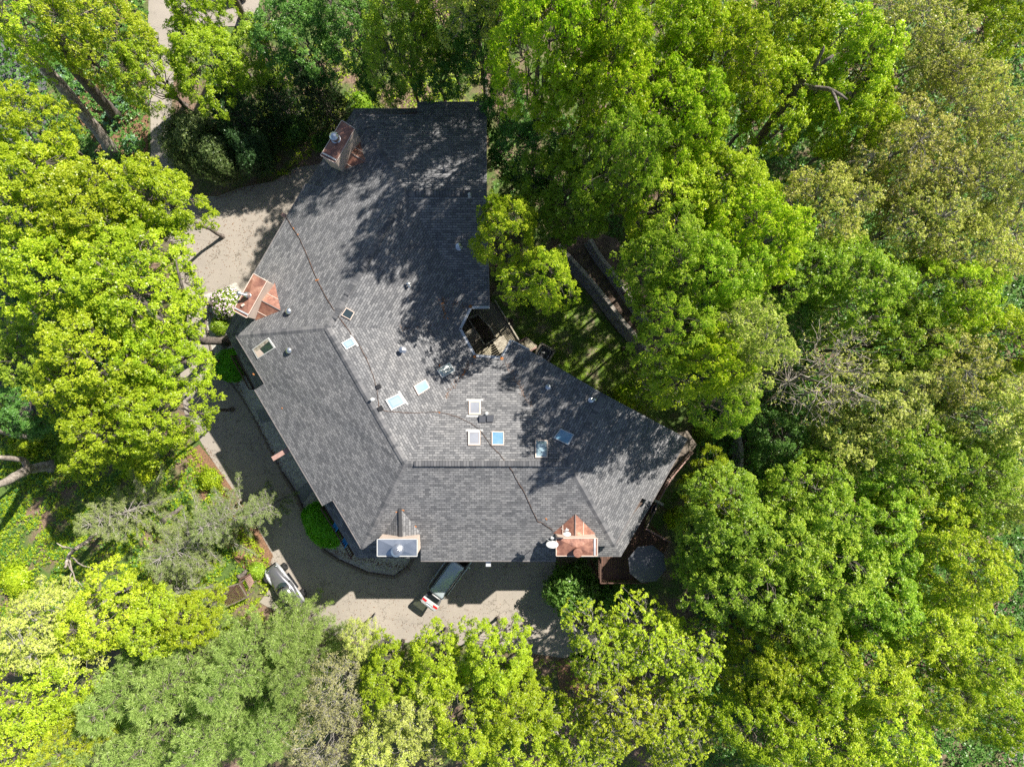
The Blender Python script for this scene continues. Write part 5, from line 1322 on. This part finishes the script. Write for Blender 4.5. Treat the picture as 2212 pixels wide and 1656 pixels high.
# leaning and visible trunks
def big_trunk(name, pts, rad, mat, label, limbs=(), cat='tree'):
    t = thing(name, label, cat, Vector((pts[0].x, pts[0].y, 0)))
    m = MB(); P = []; Rr = []; rr_ = random.Random(int(pts[0].x * 10))
    for i in range(len(pts) - 1):
        for k in range(5):
            q = pts[i].lerp(pts[i + 1], k / 5); P.append(q + Vector((rr_.uniform(-.05, .05), rr_.uniform(-.05, .05), 0))); Rr.append((rad[i] + (rad[i + 1] - rad[i]) * k / 5) * rr_.uniform(.94, 1.06))
    P.append(pts[-1]); Rr.append(rad[-1]); Rr[0] *= 1.5
    m.tube(P, Rr, 12); m.build('trunk', mat, t, smooth=True)
    for lp, lr in limbs:
        m = MB(); PP = []; RR = []
        for i in range(len(lp) - 1):
            for k in range(3): PP.append(lp[i].lerp(lp[i + 1], k / 3) + Vector((rr_.uniform(-.07, .07), rr_.uniform(-.07, .07), rr_.uniform(-.07, .07)))); RR.append(lr * (1 - .75 * (i * 3 + k) / (3 * len(lp))))
        PP.append(lp[-1]); RR.append(lr * .25); m.tube(PP, RR, 7); m.build('limb', mat, t, smooth=True)
    return t
big_trunk('leaning_tree', [W(245, 330, 0), W(150, 205, 6), W(20, 60, 13), W(-60, -40, 17)], [.46, .42, .36, .2], 'palebark', 'pale furrowed trunk leaning across the upper left corner', [([W(60, 105, 11), W(130, 60, 13), W(200, 20, 14)], .16)])
big_trunk('dark_trunked_tree', [W(250, 250, 0), W(205, 200, 5), W(160, 150, 10), W(130, 80, 14)], [.42, .38, .32, .2], 'bark', 'darker shaded trunk right of the pale leaning trunk', [([W(160, 150, 10), W(190, 90, 13)], .14)])
big_trunk('dark_trunked_tree', [W(528, 42, 0), W(512, 10, 4), W(495, -30, 10)], [.34, .3, .25], 'bark', 'dark trunk at the top edge in front of the white car')
big_trunk('house_side_tree', [W(489, 737, 0), W(440, 735, 5.5), W(380, 715, 11), W(330, 680, 14)], [.34, .31, .27, .15], 'bark', 'brown trunk emerging by the left roof corner under the driveway maple', [([W(400, 722, 9), W(400, 640, 12), W(380, 560, 14)], .15), ([W(385, 715, 11), W(330, 780, 13), W(250, 800, 15)], .14), ([W(370, 700, 11), W(280, 620, 15), W(200, 560, 16)], .15)])
big_trunk('forked_tree', [W(112, 1006, 0), W(64, 1012, 2.5), W(30, 1030, 6), W(-30, 1060, 10)], [.42, .38, .32, .2], 'palebark', 'pale forked trunk at the left edge of the clearing', [([W(64, 1012, 2.5), W(50, 992, 4), W(-20, 985, 8)], .3)])
big_trunk('pale_trunked_tree', [W(75, 945, 0), W(20, 936, 4), W(-30, 925, 8)], [.2, .18, .15], 'palebark', 'slim pale trunk at the left edge above the forked one')
big_trunk('dead_leaning_tree', [W(258, 1118, 0), W(210, 1150, 3), W(150, 1198, 6), W(140, 1225, 7)], [.2, .18, .14, .08], 'palebark', 'slim pale dead trunk leaning left in the grassy clearing', [([W(160, 1190, 5.5), W(122, 1172, 6.5)], .08), ([W(150, 1198, 6), W(155, 1235, 7), W(148, 1270, 8)], .07), ([W(150, 1200, 6), W(180, 1222, 7.5), W(215, 1232, 8)], .06), ([W(145, 1215, 6.5), W(165, 1250, 8), W(190, 1280, 9)], .05)])
big_trunk('fallen_log', [W(352, 1125, .25), W(395, 1092, .3)], [.2, .16], 'bark', 'short fallen log in greenery left of the driveway', cat='log')
big_trunk('fallen_log', [W(515, 1246, .2), W(535, 1232, .25), W(552, 1229, .2)], [.18, .17, .14], 'bark', 'short curved log above the bench near the roadster', cat='log')
big_trunk('limbed_tree', [W(1600, 350, 0), W(1640, 300, 8), W(1730, 175, 15), W(1800, 120, 17)], [.4, .34, .24, .08], 'bark', 'grey tree with thick curving forked limbs showing through the upper right canopy', [([W(1700, 215, 13), W(1640, 150, 16), W(1625, 110, 17.5)], .16), ([W(1720, 185, 14.5), W(1790, 190, 16.5), W(1830, 215, 18)], .18), ([W(1720, 185, 14.5), W(1765, 140, 16.5), W(1780, 100, 18)], .18), ([W(1800, 195, 17), W(1815, 245, 18)], .1)])
big_trunk('limbed_tree', [W(1310, 310, 0), W(1350, 265, 8), W(1380, 165, 15), W(1370, 110, 17)], [.36, .32, .26, .16], 'bark', 'dark diagonal limb crossing a gap in the upper centre canopy', [([W(1380, 165, 15), W(1460, 175, 17)], .12)])
# undergrowth: uncountable leafy cover on the woodland floor and thin grass on the lawn
def cover(name, polys, n, leaf, ln, wd, seed, label, zz=0.0, per=6, hh=.35, clump=.5, z_=None):
    rng = np.random.default_rng(seed); pts = []
    for poly, share in polys:
        xs = [p[0] for p in poly]; ys = [p[1] for p in poly]; k = 0; want = int(n * share)
        while k < want:
            x = rng.uniform(min(xs), max(xs)); y = rng.uniform(min(ys), max(ys))
            if not inside(x, y, poly): continue
            s = math.sin(x * .045 + 1.3 * math.sin(y * .031)) * math.sin(y * .052 + 1.1 * math.sin(x * .027)) + .6 * math.sin(x * .13 + y * .11)
            if s < rng.normal() * .5 - clump: continue
            if inside(x, y, DRV) or inside(x, y, HOUSEP): continue
            pts.append(W(x, y, zz)); k += 1
    P = np.array([tuple(p) for p in pts]); P[:, 2] += rng.uniform(.02, hh, len(P))
    Nn = unit(np.tile([0, 0, 1.], (len(P), 1)) + rng.normal(size=P.shape) * .35)
    me = rosettes(rng, P, Nn, per, ln, wd, L[leaf], name, .5 + rng.normal(size=len(P)) * .25)
    o = bpy.data.objects.new(name, me); COL.objects.link(o); o['kind'] = 'stuff'; o['label'] = label; return o
DRV = [(318, -60), (326, 400), (380, 560), (380, 760), (395, 890), (492, 1045), (572, 1178), (600, 1290), (640, 1345), (800, 1395), (1060, 1402), (1215, 1424), (1300, 1380), (1215, 1330), (1195, 1180), (1000, 900), (700, 500), (705, 352), (590, 392), (420, 424), (368, 260), (410, 60), (560, 55), (560, -60)]
HOUSEP = [(770, 240), (1040, 230), (1050, 650), (1020, 780), (1110, 760), (1450, 950), (1380, 1080), (1300, 1200), (780, 1190), (500, 730)]
cover('undergrowth', [([(-60, 850), (330, 850), (470, 1030), (590, 1220), (560, 1400), (-60, 1400)], .62), ([(1130, 1400), (1640, 1300), (1640, 1700), (1130, 1700)], .12), ([(560, 130), (1050, 0), (1050, 230), (760, 240), (640, 380), (560, 380)], .12), ([(1400, 250), (2000, 250), (2000, 1100), (1500, 1000)], .14)], 34000, 'lime', .10, .07, 51, 'leafy green undergrowth on the woodland floor', clump=.2)
cover('understorey_plants', [([(1500, 0), (2260, 0), (2260, 1700), (1500, 1700)], .8), ([(-60, -60), (330, -60), (330, 850), (-60, 850)], .2)], 46000, 'deep', .18, .13, 54, 'low leafy plants filling the gaps between the right hand trees', clump=1.2, hh=1.2)
cover('wood_floor_plants', [([(-60, 900), (330, 900), (470, 1050), (560, 1250), (300, 1400), (-60, 1400)], .5), ([(1050, 250), (1600, 250), (1600, 1000), (1400, 700), (1250, 520), (1080, 520)], .5)], 16000, 'deep', .12, .09, 52, 'darker low plants on the woodland floor', clump=.1)
cover('grass', [([(1110, 570), (1200, 560), (1300, 690), (1380, 790), (1400, 890), (1480, 960), (1430, 1040), (1300, 940), (1130, 790)], 1.0)], 9000, 'green', .09, .03, 53, 'patchy thin grass on the small lawn', per=5, hh=.06, clump=.25)


# fallen leaves and grit on the paving edges and in the roof valleys
def debris(name, spots, n, seed, onroof, label, size=.09):
    rng = np.random.default_rng(seed); P = []
    for (x0, y0), (x1, y1), sp in spots:
        k = int(n / len(spots))
        for _ in range(k):
            t = rng.random(); x = x0 + (x1 - x0) * t + rng.normal() * sp; y = y0 + (y1 - y0) * t + rng.normal() * sp
            if onroof: P.append(tuple(rpt(x, y, .03)))
            else: P.append(tuple(W(x, y, .02 if not inside(x, y, bed_out + bed_in) else .1)))
    P = np.array(P); me = leaf_mesh(name, P, unit(rng.normal(size=P.shape) * np.array([1, 1, .1])), np.tile([0, 0, 1.], (len(P), 1)) + rng.normal(size=P.shape) * .2, size, size * .7, rng.random(len(P)), M['litter'])
    o = bpy.data.objects.new(name, me); COL.objects.link(o); o['kind'] = 'stuff'; o['label'] = label
debris('fallen_leaves', [((440, 965), (590, 1215), 5), ((720, 1385), (1200, 1425), 9), ((550, 904), (664, 1120), 4), ((701, 1188), (883, 1230), 5), ((470, 424), (650, 362), 6), ((439, 640), (524, 859), 3), ((640, 1300), (1190, 1370), 30), ((400, 560), (600, 480), 40)], 3800, 71, False, 'scattered brown leaves along the driveway edges')
debris('roof_leaves', [((950, 650), (1012, 662), 6), ((1000, 700), (860, 709), 3), ((1018, 780), (960, 860), 3), ((1095, 785), (1150, 880), 3), ((955, 640), (960, 690), 2)], 420, 72, True, 'leaf litter caught in the roof valleys by the courtyard', .08)
